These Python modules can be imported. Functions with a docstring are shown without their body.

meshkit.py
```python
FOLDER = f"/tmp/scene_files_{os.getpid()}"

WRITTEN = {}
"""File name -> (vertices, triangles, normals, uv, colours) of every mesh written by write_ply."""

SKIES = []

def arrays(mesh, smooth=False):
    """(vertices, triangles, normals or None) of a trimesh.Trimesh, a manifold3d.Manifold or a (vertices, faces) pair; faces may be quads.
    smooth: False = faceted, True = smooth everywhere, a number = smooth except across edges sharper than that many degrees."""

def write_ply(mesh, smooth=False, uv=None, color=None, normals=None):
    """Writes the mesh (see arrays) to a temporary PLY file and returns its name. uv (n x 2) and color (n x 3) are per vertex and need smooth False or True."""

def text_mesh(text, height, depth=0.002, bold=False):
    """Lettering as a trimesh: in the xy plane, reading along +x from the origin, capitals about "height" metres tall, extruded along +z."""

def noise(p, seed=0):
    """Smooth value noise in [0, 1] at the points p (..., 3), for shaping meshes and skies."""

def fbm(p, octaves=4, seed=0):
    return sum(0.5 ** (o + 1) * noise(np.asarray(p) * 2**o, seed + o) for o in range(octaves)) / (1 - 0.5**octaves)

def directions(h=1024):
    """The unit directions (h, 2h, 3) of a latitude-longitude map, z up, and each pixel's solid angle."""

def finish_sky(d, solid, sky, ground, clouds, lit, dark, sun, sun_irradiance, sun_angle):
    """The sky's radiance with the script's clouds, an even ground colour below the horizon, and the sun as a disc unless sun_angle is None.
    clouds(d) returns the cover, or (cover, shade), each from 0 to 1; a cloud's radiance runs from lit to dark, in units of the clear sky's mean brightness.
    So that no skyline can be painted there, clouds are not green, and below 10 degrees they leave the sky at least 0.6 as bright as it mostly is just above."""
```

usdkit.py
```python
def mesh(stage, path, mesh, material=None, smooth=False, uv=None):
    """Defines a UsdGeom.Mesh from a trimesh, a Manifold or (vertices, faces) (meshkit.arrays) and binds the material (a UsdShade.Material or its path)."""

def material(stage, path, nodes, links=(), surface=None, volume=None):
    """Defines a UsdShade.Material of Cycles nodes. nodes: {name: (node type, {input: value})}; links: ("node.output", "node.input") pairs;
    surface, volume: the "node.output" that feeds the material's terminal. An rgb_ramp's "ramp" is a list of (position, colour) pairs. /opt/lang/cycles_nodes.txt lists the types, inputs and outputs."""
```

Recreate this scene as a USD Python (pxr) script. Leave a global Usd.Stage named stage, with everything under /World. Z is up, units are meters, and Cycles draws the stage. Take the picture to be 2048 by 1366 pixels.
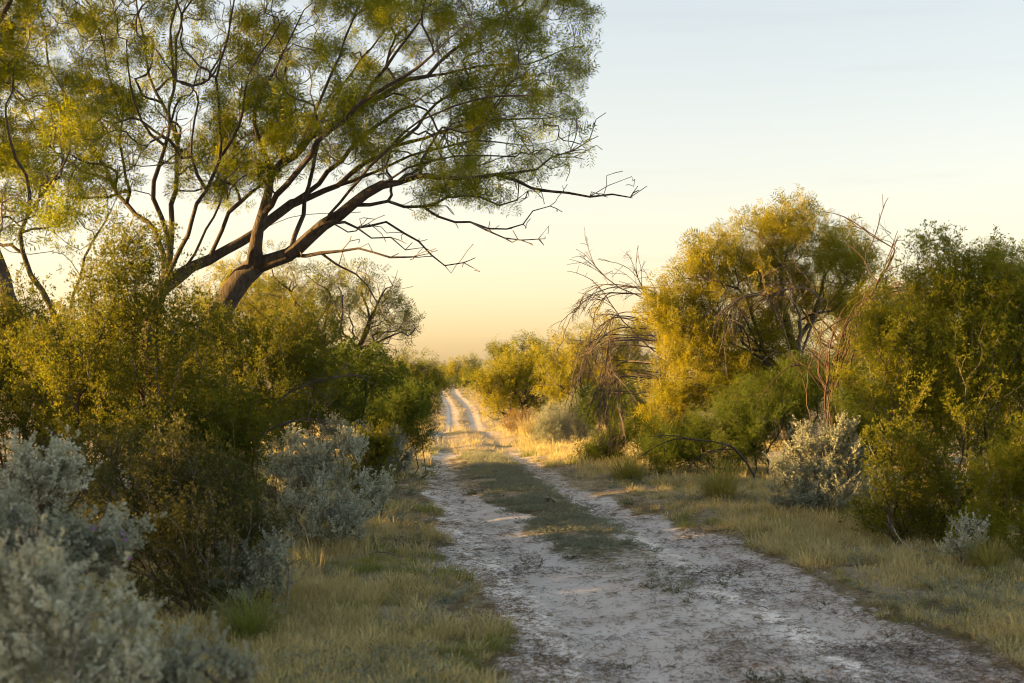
import math
import numpy as np
from pxr import Gf, Sdf, Usd, UsdGeom, UsdLux, UsdShade, Vt
from scipy.interpolate import PchipInterpolator
import usdkit

stage = Usd.Stage.CreateInMemory()
UsdGeom.SetStageUpAxis(stage, UsdGeom.Tokens.z)
UsdGeom.SetStageMetersPerUnit(stage, 1.0)
stage.SetDefaultPrim(UsdGeom.Xform.Define(stage, '/World').GetPrim())
PI, V3 = math.pi, np.array
UP = V3([0, 0, 1.0])

# ------------------------------------------------------------------ camera, sky, sun, exposure
EYE, FPX, PITCH = V3([0, 0, 1.6]), 2844.0, math.atan(62 / 2844)
cam = UsdGeom.Camera.Define(stage, '/World/camera')
cam.CreateFocalLengthAttr(50.0); cam.CreateHorizontalApertureAttr(36.0); cam.CreateVerticalApertureAttr(36.0 * 683 / 1024)
cam.CreateClippingRangeAttr(Gf.Vec2f(0.1, 5000))
cam.CreateFStopAttr(3.2); cam.CreateFocusDistanceAttr(19.0)
cam.CreateExposureAttr(2.68)
cam.AddTranslateOp().Set(Gf.Vec3d(*EYE)); cam.AddRotateXOp().Set(90 + math.degrees(PITCH))

SUN_AZ, SUN_EL = math.radians(-89), math.radians(7.5)      # azimuth from +y towards +x
SUN = V3([math.cos(SUN_EL) * math.sin(SUN_AZ), math.cos(SUN_EL) * math.cos(SUN_AZ), math.sin(SUN_EL)])
sky = UsdLux.DomeLight.Define(stage, '/World/sky')
skym = usdkit.material(stage, '/World/Looks/sky', {
    's': ('sky_texture', {'sky_type': 'single_scattering', 'sun_disc': False, 'sun_elevation': SUN_EL, 'sun_rotation': SUN_AZ,
                          'altitude': 100.0, 'air_density': 1.0, 'aerosol_density': 1.6, 'ozone_density': 1.0}),
    'gm': ('gamma', {'gamma': 0.6}),
    'h': ('hsv', {'saturation': 1.16, 'value': 1.0}),
    'w': ('mix_color', {'blend_type': 'multiply', 'fac': 1.0, 'b': (1.12, 0.96, 0.90), 'use_clamp': False}),
    'c': ('texture_coordinate', {}), 'mp': ('mapping', {'scale': (2.2, 2.2, 26.0), 'location': (0.4, 3.1, 1.2)}),
    'n': ('noise_texture', {'scale': 1.6, 'detail': 5.0, 'roughness': 0.55}), 'r': ('rgb_ramp', {'ramp': [(0.0, (0, 0, 0)), (0.58, (0, 0, 0)), (0.78, (0.3, 0.3, 0.3)), (1.0, (0.35, 0.35, 0.35))]}),
    'k': ('mix_color', {'blend_type': 'multiply', 'b': (0.86, 0.80, 0.82), 'use_clamp': False}),
    'b': ('background_shader', {'strength': 0.092})},
    [('s.color', 'gm.color'), ('gm.color', 'h.color'), ('h.color', 'w.a'), ('c.generated', 'mp.vector'), ('mp.vector', 'n.vector'), ('n.fac', 'r.fac'), ('w.result', 'k.a'), ('r.color', 'k.fac'), ('k.result', 'b.color')], surface='b.background')
UsdShade.MaterialBindingAPI.Apply(sky.GetPrim()).Bind(skym)
sky.GetPrim().SetCustomDataByKey('kind', 'structure')
sun = UsdLux.DistantLight.Define(stage, '/World/sun')
sun.CreateNormalizeAttr(True); sun.CreateIntensityAttr(1.25); sun.CreateAngleAttr(0.5); sun.CreateColorAttr(Gf.Vec3f(1.0, 0.57, 0.18))
_m = Gf.Matrix4d().SetRotate(Gf.Rotation(Gf.Vec3d(0, 0, 1), Gf.Vec3d(*SUN)))
sun.AddTransformOp().Set(_m)


def at(px, py, d):
    """The point at depth d (metres along +y) seen at pixel (px, py) of a 2048 x 1366 picture."""
    u, v = (px - 1024) / FPX, (683 - py) / FPX
    c, s = math.cos(PITCH), math.sin(PITCH)
    y, z = c - v * s, s + v * c
    return EYE + V3([u / y, 1.0, z / y]) * d


# ------------------------------------------------------------------ materials
def noise_fac(scale, detail=3.0, rough=0.6):
    return ('noise_texture', {'scale': float(scale), 'detail': float(detail), 'roughness': rough})


def leaf_material(name, colors, trans=0.45, rough=0.55, spec=0.3, tint=(1.15, 1.1, 0.5)):
    mid = colors[len(colors) // 2]
    k = len(colors)
    return usdkit.material(stage, '/World/Looks/' + name, {
        'g': ('geometry', {}), 'o': ('object_info', {}),
        'm': ('math', {'math_type': 'multiply_add', 'value2': 0.55}), 'm2': ('math', {'math_type': 'multiply', 'value2': 0.45}),
        'r': ('rgb_ramp', {'ramp': [(i / (k - 1), c) for i, c in enumerate(colors)]}),
        'p': ('principled_bsdf', {'roughness': rough, 'specular_ior_level': spec}),
        'tc': ('mix_color', {'blend_type': 'multiply', 'fac': 1.0, 'b': tint, 'use_clamp': False}),
        't': ('translucent_bsdf', {}), 'x': ('mix_closure', {'fac': trans})},
        [('o.random', 'm2.value1'), ('g.random_per_island', 'm.value1'), ('m2.value', 'm.value3'), ('m.value', 'r.fac'),
         ('r.color', 'p.base_color'), ('r.color', 'tc.a'), ('tc.result', 't.color'), ('p.BSDF', 'x.closure1'), ('t.BSDF', 'x.closure2')],
        surface='x.closure')


def bark_material(name, dark, light, scale=30.0, bump=0.6):
    return usdkit.material(stage, '/World/Looks/' + name, {
        'c': ('texture_coordinate', {}), 'mp': ('mapping', {'scale': (1, 1, 0.25)}),
        'n': noise_fac(scale, 5, 0.7), 'n2': noise_fac(3.0, 3),
        'mx': ('math', {'math_type': 'multiply_add', 'value2': 0.6}), 'm2': ('math', {'math_type': 'multiply', 'value2': 0.4}),
        'r': ('rgb_ramp', {'ramp': [(0.0, dark), (0.35, dark), (0.7, light), (1.0, light)]}),
        'b': ('bump', {'strength': bump, 'distance': 0.022}), 'p': ('principled_bsdf', {'roughness': 0.85, 'specular_ior_level': 0.2})},
        [('c.object', 'mp.vector'), ('mp.vector', 'n.vector'), ('c.object', 'n2.vector'), ('n2.fac', 'm2.value1'), ('n.fac', 'mx.value1'), ('m2.value', 'mx.value3'),
         ('mx.value', 'r.fac'), ('r.color', 'p.base_color'), ('n.fac', 'b.height'), ('b.normal', 'p.normal')], surface='p.BSDF')


M = dict(
    bark_dark=bark_material('bark_dark', (0.022, 0.017, 0.013), (0.105, 0.086, 0.070), 26.0, 0.9),
    bark_grey=bark_material('bark_grey', (0.075, 0.065, 0.055), (0.22, 0.195, 0.165)),
    bark_dead=bark_material('bark_dead', (0.045, 0.035, 0.028), (0.14, 0.115, 0.092)),
    bark_red=bark_material('bark_red', (0.036, 0.023, 0.014), (0.115, 0.074, 0.045)),
    wood_pale=bark_material('wood_pale', (0.22, 0.19, 0.16), (0.42, 0.38, 0.33)),
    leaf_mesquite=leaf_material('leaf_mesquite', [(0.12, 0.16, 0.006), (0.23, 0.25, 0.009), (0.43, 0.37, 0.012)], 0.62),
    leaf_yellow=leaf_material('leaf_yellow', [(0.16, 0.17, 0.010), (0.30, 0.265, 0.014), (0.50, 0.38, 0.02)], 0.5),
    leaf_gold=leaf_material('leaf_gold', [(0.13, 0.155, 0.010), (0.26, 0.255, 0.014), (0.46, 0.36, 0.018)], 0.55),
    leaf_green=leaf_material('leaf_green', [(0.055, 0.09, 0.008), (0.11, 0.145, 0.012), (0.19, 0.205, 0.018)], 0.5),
    leaf_olive=leaf_material('leaf_olive', [(0.085, 0.11, 0.008), (0.175, 0.17, 0.011), (0.32, 0.235, 0.014)], 0.52),
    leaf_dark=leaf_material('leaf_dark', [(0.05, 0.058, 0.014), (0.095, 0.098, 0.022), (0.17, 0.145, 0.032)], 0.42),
    leaf_sage=leaf_material('leaf_sage', [(0.36, 0.38, 0.29), (0.53, 0.55, 0.43), (0.68, 0.68, 0.55)], 0.2, 0.8, 0.15, (1, 1, .8)),
    leaf_sage_blue=leaf_material('leaf_sage_blue', [(0.23, 0.255, 0.19), (0.35, 0.375, 0.285), (0.48, 0.495, 0.39)], 0.2, 0.8, 0.15, (1, 1, .85)),
    leaf_grey=leaf_material('leaf_grey', [(0.19, 0.21, 0.145), (0.29, 0.305, 0.22), (0.40, 0.41, 0.31)], 0.25, 0.8, 0.15, (1, 1, .8)),
    leaf_sere=leaf_material('leaf_sere', [(0.16, 0.11, 0.05), (0.27, 0.19, 0.085), (0.36, 0.26, 0.13)], 0.35, 0.7, 0.2, (1, .9, .6)),
    grass_dry=leaf_material('grass_dry', [(0.40, 0.34, 0.145), (0.58, 0.50, 0.24), (0.76, 0.67, 0.38)], 0.4, 0.6, 0.25, (1, .97, .85)),
    grass_green=leaf_material('grass_green', [(0.15, 0.18, 0.045), (0.26, 0.275, 0.08), (0.40, 0.37, 0.15)], 0.4, 0.6, 0.25),
    grass_bunch=leaf_material('grass_bunch', [(0.18, 0.18, 0.045), (0.34, 0.31, 0.11), (0.55, 0.48, 0.23)], 0.4, 0.6, 0.25),
    petal=leaf_material('petal', [(0.30, 0.13, 0.42), (0.45, 0.24, 0.55), (0.5, 0.3, 0.6)], 0.3),
)
M['dung'] = usdkit.material(stage, '/World/Looks/dung', {'n': noise_fac(40, 4), 'r': ('rgb_ramp', {'ramp': [(0, (.012, .009, .007)), (1, (.05, .036, .026))]}), 'p': ('principled_bsdf', {'roughness': .95})}, [('n.fac', 'r.fac'), ('r.color', 'p.base_color')], surface='p.BSDF')
M['stone'] = usdkit.material(stage, '/World/Looks/stone', {'n': noise_fac(25, 5), 'r': ('rgb_ramp', {'ramp': [(0.2, (.20, .17, .14)), (.8, (.48, .43, .37))]}), 'p': ('principled_bsdf', {'roughness': .9})}, [('n.fac', 'r.fac'), ('r.color', 'p.base_color')], surface='p.BSDF')

# the soil: attribute "soil" (1 bare caliche, 0 under grass) and "green" come from where things grow
M['soil'] = usdkit.material(stage, '/World/Looks/soil', {
    'c': ('geometry', {}), 'a': ('attribute', {'attribute': 'soil'}), 'ag': ('attribute', {'attribute': 'green'}),
    'n1': noise_fac(1.3, 6, 0.62), 'n2': noise_fac(9.0, 6, 0.7), 'mp': ('mapping', {'scale': (3.0, 16.0, 8.0)}), 'n3': noise_fac(1.0, 6, 0.72), 'n4': noise_fac(60.0, 4, 0.7),
    'pale': ('rgb_ramp', {'ramp': [(0.25, (0.45, 0.405, 0.345)), (0.5, (0.54, 0.50, 0.445)), (0.75, (0.61, 0.575, 0.53))]}),
    'lit': ('rgb_ramp', {'ramp': [(0.2, (0.17, 0.14, 0.085)), (0.55, (0.30, 0.25, 0.155)), (0.85, (0.42, 0.36, 0.245))]}),
    'gr': ('mix_color', {'b': (0.085, 0.09, 0.038)}),
    'crk': ('rgb_ramp', {'ramp': [(0.0, (0.62, 0.58, 0.53)), (0.34, (0.80, 0.77, 0.73)), (0.44, (1, 1, 1)), (1.0, (1, 1, 1))]}),
    'mc': ('mix_color', {'blend_type': 'multiply', 'fac': 1.0}),
    'j': ('math', {'math_type': 'multiply_add', 'value2': 1.1, 'value3': -0.55}), 'j2': ('math', {'math_type': 'add', 'use_clamp': True}), 'sm': ('map_range', {'range_type': 'smoothstep', 'from_min': 0.3, 'from_max': 0.7, 'clamp': True}),
    'mx': ('mix_color', {}),
    'h': ('math', {'math_type': 'multiply_add', 'value2': 0.35}), 'h2': ('math', {'math_type': 'multiply_add', 'value2': 0.25}),
    'b': ('bump', {'strength': 0.75, 'distance': 0.028}), 'p': ('principled_bsdf', {'roughness': 0.95, 'specular_ior_level': 0.15})},
    [('c.position', 'n1.vector'), ('c.position', 'n2.vector'), ('c.position', 'mp.vector'), ('mp.vector', 'n3.vector'), ('c.position', 'n4.vector'),
     ('n1.fac', 'pale.fac'), ('n2.fac', 'lit.fac'), ('lit.color', 'gr.a'), ('ag.fac', 'gr.fac'), ('n3.fac', 'crk.fac'), ('pale.color', 'mc.a'), ('crk.color', 'mc.b'),
     ('n2.fac', 'j.value1'), ('a.fac', 'j2.value1'), ('j.value', 'j2.value2'), ('j2.value', 'sm.value'), ('sm.result', 'mx.fac'), ('gr.result', 'mx.a'), ('mc.result', 'mx.b'), ('mx.result', 'p.base_color'),
     ('n2.fac', 'h.value1'), ('n3.fac', 'h.value3'), ('n4.fac', 'h2.value1'), ('h.value', 'h2.value3'), ('h2.value', 'b.height'), ('b.normal', 'p.normal')], surface='p.BSDF')


# ------------------------------------------------------------------ helpers
def vnoise(p, seed=0):
    p = np.asarray(p, float); i = np.floor(p).astype(np.int64); f = p - i; f = f * f * (3 - 2 * f)
    out = 0.0
    for dx in (0, 1):
        for dy in (0, 1):
            for dz in (0, 1):
                h = (i[..., 0] + dx) * 374761393 + (i[..., 1] + dy) * 668265263 + (i[..., 2] + dz) * 2147483647 + seed * 1274126177
                h = (h ^ (h >> 13)) * 1274126177; h = (h ^ (h >> 16)) & 0xFFFF
                w = (f[..., 0] if dx else 1 - f[..., 0]) * (f[..., 1] if dy else 1 - f[..., 1]) * (f[..., 2] if dz else 1 - f[..., 2])
                out = out + w * h / 65535.0
    return out


def fbm2(x, y, scale, octaves=4, seed=0, gain=0.5):
    out, amp, tot = 0, 1.0, 0
    for o in range(octaves):
        q = np.stack([x * scale * 2 ** o + 17.3 * o, y * scale * 2 ** o - 9.1 * o, np.full_like(x, 0.37 + o)], -1)
        out = out + amp * vnoise(q, seed + o); tot += amp; amp *= gain
    return out / tot


def unit(v):
    return v / (np.linalg.norm(v, axis=-1, keepdims=True) + 1e-12)


def smooth(a, b, x):
    t = np.clip((x - a) / (b - a), 0, 1); return t * t * (3 - 2 * t)


taken = {}


def numbered(parent, name):
    k = (parent, name); n = taken.get(k, 0); taken[k] = n + 1
    return f'{parent}/{name}' if n == 0 else f'{parent}/{name}_{n:03d}'


def tag(prim, label=None, cat=None, group=None, kind=None):
    for k, v in (('label', label), ('category', cat), ('group', group), ('kind', kind)):
        if v: prim.SetCustomDataByKey(k, v)
    return prim


def thing(name, label, cat, loc, group=None):
    x = UsdGeom.Xform.Define(stage, numbered('/World', name)); x.AddTranslateOp().Set(Gf.Vec3d(*map(float, loc)))
    return tag(x.GetPrim(), label, cat, group)


def put_mesh(path, v, f, mat, normals=None, prim=None):
    m = UsdGeom.Mesh.Define(stage, path)
    v = np.ascontiguousarray(v, np.float32); f = np.ascontiguousarray(f, np.int32)
    m.CreatePointsAttr(Vt.Vec3fArray.FromNumpy(v))
    m.CreateFaceVertexCountsAttr(Vt.IntArray.FromNumpy(np.full(len(f), f.shape[1], np.int32)))
    m.CreateFaceVertexIndicesAttr(Vt.IntArray.FromNumpy(f.ravel()))
    m.CreateSubdivisionSchemeAttr('none')
    if normals is not None:
        m.CreateNormalsAttr(Vt.Vec3fArray.FromNumpy(np.ascontiguousarray(normals, np.float32))); m.SetNormalsInterpolation('vertex')
    for k, a in (prim or {}).items():
        UsdGeom.PrimvarsAPI(m).CreatePrimvar(k, Sdf.ValueTypeNames.FloatArray, 'vertex').Set(Vt.FloatArray.FromNumpy(np.ascontiguousarray(a, np.float32)))
    UsdShade.MaterialBindingAPI.Apply(m.GetPrim()).Bind(mat)
    return m.GetPrim()


def quats(axis_z, spin):
    """Rotations that carry +z to axis_z, after a spin about z; (w, x, y, z)."""
    a = unit(axis_z); ref = np.where(np.abs(a[:, 2:]) < 0.95, UP, V3([1.0, 0, 0]))
    x = unit(np.cross(ref, a)); y = np.cross(a, x)
    c, s = np.cos(spin)[:, None], np.sin(spin)[:, None]
    x, y = x * c + y * s, y * c - x * s
    R = np.stack([x, y, a], -1)
    w = np.sqrt(np.maximum(0, 1 + R[:, 0, 0] + R[:, 1, 1] + R[:, 2, 2])) / 2
    qx = np.copysign(np.sqrt(np.maximum(0, 1 + R[:, 0, 0] - R[:, 1, 1] - R[:, 2, 2])) / 2, R[:, 2, 1] - R[:, 1, 2])
    qy = np.copysign(np.sqrt(np.maximum(0, 1 - R[:, 0, 0] + R[:, 1, 1] - R[:, 2, 2])) / 2, R[:, 0, 2] - R[:, 2, 0])
    qz = np.copysign(np.sqrt(np.maximum(0, 1 - R[:, 0, 0] - R[:, 1, 1] + R[:, 2, 2])) / 2, R[:, 1, 0] - R[:, 0, 1])
    return np.stack([w, qx, qy, qz], 1)


def scatter(path, protos, pos, axis, spin, scale, which, kind='stuff'):
    """A PointInstancer at path; protos: [(name, verts, faces, material)]."""
    p = UsdGeom.PointInstancer.Define(stage, path)
    targets = []
    for name, v, f, mat in protos:
        q = numbered(path, name); put_mesh(q, v, f, mat); targets.append(Sdf.Path(q))
    p.CreatePrototypesRel().SetTargets(targets)
    n = len(pos)
    p.CreateProtoIndicesAttr(Vt.IntArray.FromNumpy(np.ascontiguousarray(which, np.int32)))
    p.CreatePositionsAttr(Vt.Vec3fArray.FromNumpy(np.ascontiguousarray(pos, np.float32)))
    q = quats(axis, spin)
    p.CreateOrientationsAttr(Vt.QuathArray([Gf.Quath(float(a), float(b), float(c), float(d)) for a, b, c, d in q]))
    s = np.broadcast_to(np.asarray(scale, np.float32).reshape(n, -1), (n, 3))
    p.CreateScalesAttr(Vt.Vec3fArray.FromNumpy(np.ascontiguousarray(s)))
    return tag(p.GetPrim(), kind=kind)


# ------------------------------------------------------------------ the ground and the track
_xc = PchipInterpolator([-40, 0, 7.3, 10.5, 14.9, 17.8, 22, 29, 40, 52, 80, 120, 195, 240, 3000], [6.5, 2.25, 1.40, 1.02, 0.5, 0.12, -0.26, -0.60, -1.03, -1.72, -2.6, -4.3, -8.7, -10, -10])
_zb = PchipInterpolator([-100, 0, 18, 29, 40, 50, 53, 58, 70, 85, 100, 120, 160, 195, 210, 300, 3000], [0, 0, 0, -0.2, -0.53, -0.50, -0.56, -1.1, -2.2, -2.4, -2.15, -1.62, -1.15, -0.75, -0.6, -0.5, -0.5])


def track_t(x, y):
    return x - _xc(y)


def height(x, y):
    x, y = np.asarray(x, float), np.asarray(y, float)
    t = track_t(x, y); far = np.clip(np.abs(t) / 6, 0, 1)
    z = _zb(y)
    rut = np.exp(-((t + 0.78) / 0.34) ** 2) + 0.85 * np.exp(-((t - 0.86) / 0.32) ** 2)
    z = z - 0.055 * rut + 0.05 * smooth(1.0, 2.2, np.abs(t)) + 0.02 * np.exp(-(t / 0.35) ** 2)
    z = z + (fbm2(x, y, 0.35, 3, 5) - 0.5) * (0.05 + 0.25 * far ** 2) * np.clip(1 - np.abs(y) / 400, 0, 1)
    return z


def soil_mask(x, y):
    t = track_t(x, y) + (fbm2(x, y, 0.9, 4, 11, 0.65) - 0.5) * 0.85
    near = smooth(15.5, 10.0, y)
    lw, rw = 0.34 - .10 * smooth(17, 22, y) * smooth(60, 50, y) + 0.16 * smooth(20, 12, y) + .22 * smooth(60, 100, y), 0.25 + 0.20 * smooth(19, 12, y) + .26 * smooth(60, 100, y)
    a = smooth(lw + .16, lw - .12, np.abs(t + 0.80)); b = smooth(rw + .16, rw - .12, np.abs(t - 0.88))
    full = smooth(1.42, 1.12, np.abs(t - 0.02)) * near
    wear = 1 - 0.50 * smooth(16, 21, y) * smooth(58, 36, y) - 0.42 * smooth(36, 44, y) * smooth(62, 55, y) - 0.52 * smooth(58, 100, y)
    return np.clip(np.maximum(np.maximum(a, b) * wear, full * (0.9 - 0.25 * np.exp(-(t / .4) ** 2))), 0, 1)


def make_ground():
    ys = [-60, -40, -25, -15, -8, -4, -1, 1, 3, 4]
    y = 4.6
    while y < 1800:
        ys.append(y); y += max(0.03, 0.0060 * y) if y < 215 else 0.12 * y
    ts = [0.0]; step = 0.035
    while ts[-1] < 1500:
        step = 0.035 if ts[-1] < 2.4 else min(step * 1.16, 200)
        ts.append(ts[-1] + step)
    ts = np.concatenate([-np.array(ts[:0:-1]), ts]); ys = np.array(ys, float)
    Y, T = np.meshgrid(ys, ts, indexing='ij'); X = T + _xc(Y)
    Z = height(X, Y)
    near = np.clip(1.6 - np.abs(T) / 3, 0, 1) * np.clip(1.4 - Y / 40, 0, 1) * (Y > 3)
    soil = soil_mask(X, Y)
    Z = Z + near * ((fbm2(X, Y, 3.0, 3, 21) - 0.5) * 0.030 + (fbm2(X, Y * 1.6, 9.0, 3, 31) - 0.5) * 0.020)
    green = smooth(0.5, 0.66, fbm2(X, Y, 0.55, 3, 41)) * 0.8
    nY, nT = Y.shape
    idx = np.arange(nY * nT).reshape(nY, nT)
    quads = np.stack([idx[:-1, :-1], idx[:-1, 1:], idx[1:, 1:], idx[1:, :-1]], -1)
    tc = (T[:-1, :-1] + T[1:, 1:]) / 2; yc = (Y[:-1, :-1] + Y[1:, 1:]) / 2
    edge = 1.25 + (fbm2(yc, tc * 0 + np.sign(tc), 0.8, 3, 3) - 0.5) * 0.6 - 0.25 * smooth(14, 26, yc)
    road = (np.abs(tc) < edge) & (yc > -30) & (yc < 230)
    V, S, G = np.stack([X, Y, Z], -1).reshape(-1, 3), soil.ravel(), green.ravel()
    dzx, dzy = np.gradient(Z, axis=1) / np.maximum(np.gradient(X, axis=1), 1e-6), np.gradient(Z, axis=0) / np.maximum(np.gradient(Y, axis=0), 1e-6)
    N = unit(np.stack([-dzx, -dzy, np.ones_like(Z)], -1)).reshape(-1, 3)
    for name, mask in (('ground', ~road), ('dirt_road', road)):
        f = quads[mask].reshape(-1, 4); used, inv = np.unique(f, return_inverse=True)
        p = put_mesh('/World/' + name, V[used], inv.reshape(-1, 4), M['soil'], N[used], {'soil': S[used], 'green': G[used]})
        tag(p, kind='structure')
    tag(stage.GetPrimAtPath('/World/dirt_road'), 'pale two-track dirt road running away between the bushes', 'dirt road')
    tag(stage.GetPrimAtPath('/World/ground'), 'dry sandy ground under the grass and scrub', 'ground')


make_ground()


# ------------------------------------------------------------------ leaf sprays
def leaves(base, direction, side, L, W):
    """One folded diamond per leaf."""
    n = len(base); d, s = unit(direction), unit(side)
    L, W = np.broadcast_to(L, n)[:, None], np.broadcast_to(W, n)[:, None]
    up = np.cross(s, d)
    mid = base + d * L * 0.55
    v = np.stack([base, mid + s * W / 2 + up * W * 0.15, base + d * L, mid - s * W / 2 + up * W * 0.15], 1).reshape(-1, 3)
    i = np.arange(n)[:, None] * 4
    return v, np.vstack([i + [0, 1, 2], i + [0, 2, 3]]).reshape(-1, 3)


def twig(points, r):
    """A thin three-sided twig."""
    p = np.asarray(points, float); t = unit(np.gradient(p, axis=0)); a = unit(np.cross(t, V3([0.3, 0.9, 0.2]))); b = np.cross(t, a)
    rr = np.linspace(r, r * 0.35, len(p))[:, None]; v = np.concatenate([p + rr * (math.cos(k) * a + math.sin(k) * b) for k in (0, 2.1, 4.2)])
    n = len(p); f = []
    for k in range(3):
        for i in range(n - 1):
            a0, b0 = k * n + i, ((k + 1) % 3) * n + i
            f += [(a0, b0, b0 + 1), (a0, b0 + 1, a0 + 1)]
    return v, np.array(f)


def join(parts):
    vs, fs, n = [], [], 0
    for v, f in parts:
        vs.append(v); fs.append(f + n); n += len(v)
    return np.vstack(vs), np.vstack(fs)


def rand_dir(rng, n):
    return unit(rng.normal(size=(n, 3)))


def spray_mesquite(rng, big=1.0):
    """A twig with feathery compound leaves that hang."""
    L = 0.26; c = [V3([0, 0, 0]), V3([rng.normal(0, .012), rng.normal(0, .012), L * .5]), V3([rng.normal(0, .03), rng.normal(0, .03), L])]
    out, tw = [], []
    for i in range(7):
        q = rng.uniform(0.15, 1); o = c[0] * (1 - q) ** 2 + c[1] * 2 * q * (1 - q) + c[2] * q * q
        a = rng.uniform(0, 2 * PI); d = unit(V3([math.cos(a), math.sin(a), rng.uniform(-0.2, 0.7)]))
        for s in (-1, 1):
            side = unit(np.cross(d, rand_dir(rng, 1)[0])); pd = unit(d + side * s * 0.35)
            n = rng.integers(4, 7); k = np.linspace(0.12, 1, n); ln = rng.uniform(0.12, 0.18) * big
            pos = o + pd * (k * ln)[:, None] + V3([0, 0, -0.03]) * (k ** 2)[:, None]
            ax = unit(np.cross(pd, rand_dir(rng, 1)[0]))
            for w in (-1, 1):
                out.append(leaves(pos, ax * w * 0.85 + pd * 0.55 + rng.normal(0, .12, (n, 3)), np.tile(pd, (n, 1)) + rng.normal(0, .2, (n, 3)), 0.055 * big * rng.uniform(.7, 1.2, n), 0.0100 * big))
            tw.append((o, pd, ln))
    return join(out)


def spray_small(rng, n=46, L=0.021, W=0.0105, length=0.22, up=0.8, spread=0.06):
    """An upright twig with little oblong leaves in clusters on short side shoots."""
    out = []
    k = 7; q = np.sort(rng.uniform(0.05, 1, k))
    for i in range(k):
        o = V3([0, 0, q[i] * length]); a = rng.uniform(0, 2 * PI); d = unit(V3([math.cos(a), math.sin(a), up])); ln = spread * rng.uniform(.6, 1.6)
        m = n // k; s = rng.uniform(0.1, 1, m)[:, None]
        out.append(leaves(o + d * ln * s + rng.normal(0, .005, (m, 3)), d * 0.7 + rand_dir(rng, m) * 0.9 + UP * 0.25, rand_dir(rng, m), L * rng.uniform(.7, 1.25, m), W * rng.uniform(.8, 1.2, m)))
    m = 8
    out.append(leaves(V3([0, 0, length]) + rng.normal(0, .008, (m, 3)), rand_dir(rng, m) * 0.7 + UP, rand_dir(rng, m), L, W))
    return join(out)


def spray_sage(rng):
    """A silvery plume: round downy leaves packed along a stem with short side plumes."""
    out = []
    for o, d, ln, n in [(V3([0, 0, 0.0]), UP, 0.20, 46)] + [(V3([0, 0, rng.uniform(.01, .12)]), unit(V3([math.cos(a), math.sin(a), 1.1])), rng.uniform(.06, .11), 20) for a in rng.uniform(0, 2 * PI, 4)]:
        q = rng.uniform(0.08, 1, n)[:, None]; r = rand_dir(rng, n); r = unit(r - d * (r @ d)[:, None])
        out.append(leaves(o + d * ln * q + r * 0.004, r * 0.9 + d * rng.uniform(.4, 1.3, (n, 1)), np.cross(r, d) + rng.normal(0, .3, (n, 3)), 0.0165 * rng.uniform(.7, 1.2, n) * (1.15 - .4 * q[:, 0]), 0.0125 * rng.uniform(.8, 1.2, n)))
    return join(out)


def spray_dead(rng):
    out = []
    for k in range(4):
        a = rng.uniform(0, 2 * PI); d = unit(V3([math.cos(a) * .5, math.sin(a) * .5, 1])); L = rng.uniform(.15, .34); b = rng.normal(0, .05, 3)
        out.append(twig([d * L * s + b * s * s for s in (0, .35, .7, 1)], 0.0032))
        o = d * L * .4; e = unit(d + rng.normal(0, .5, 3)); out.append(twig([o, o + e * .08, o + e * .15 - UP * .01], 0.002))
    return join(out)


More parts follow.
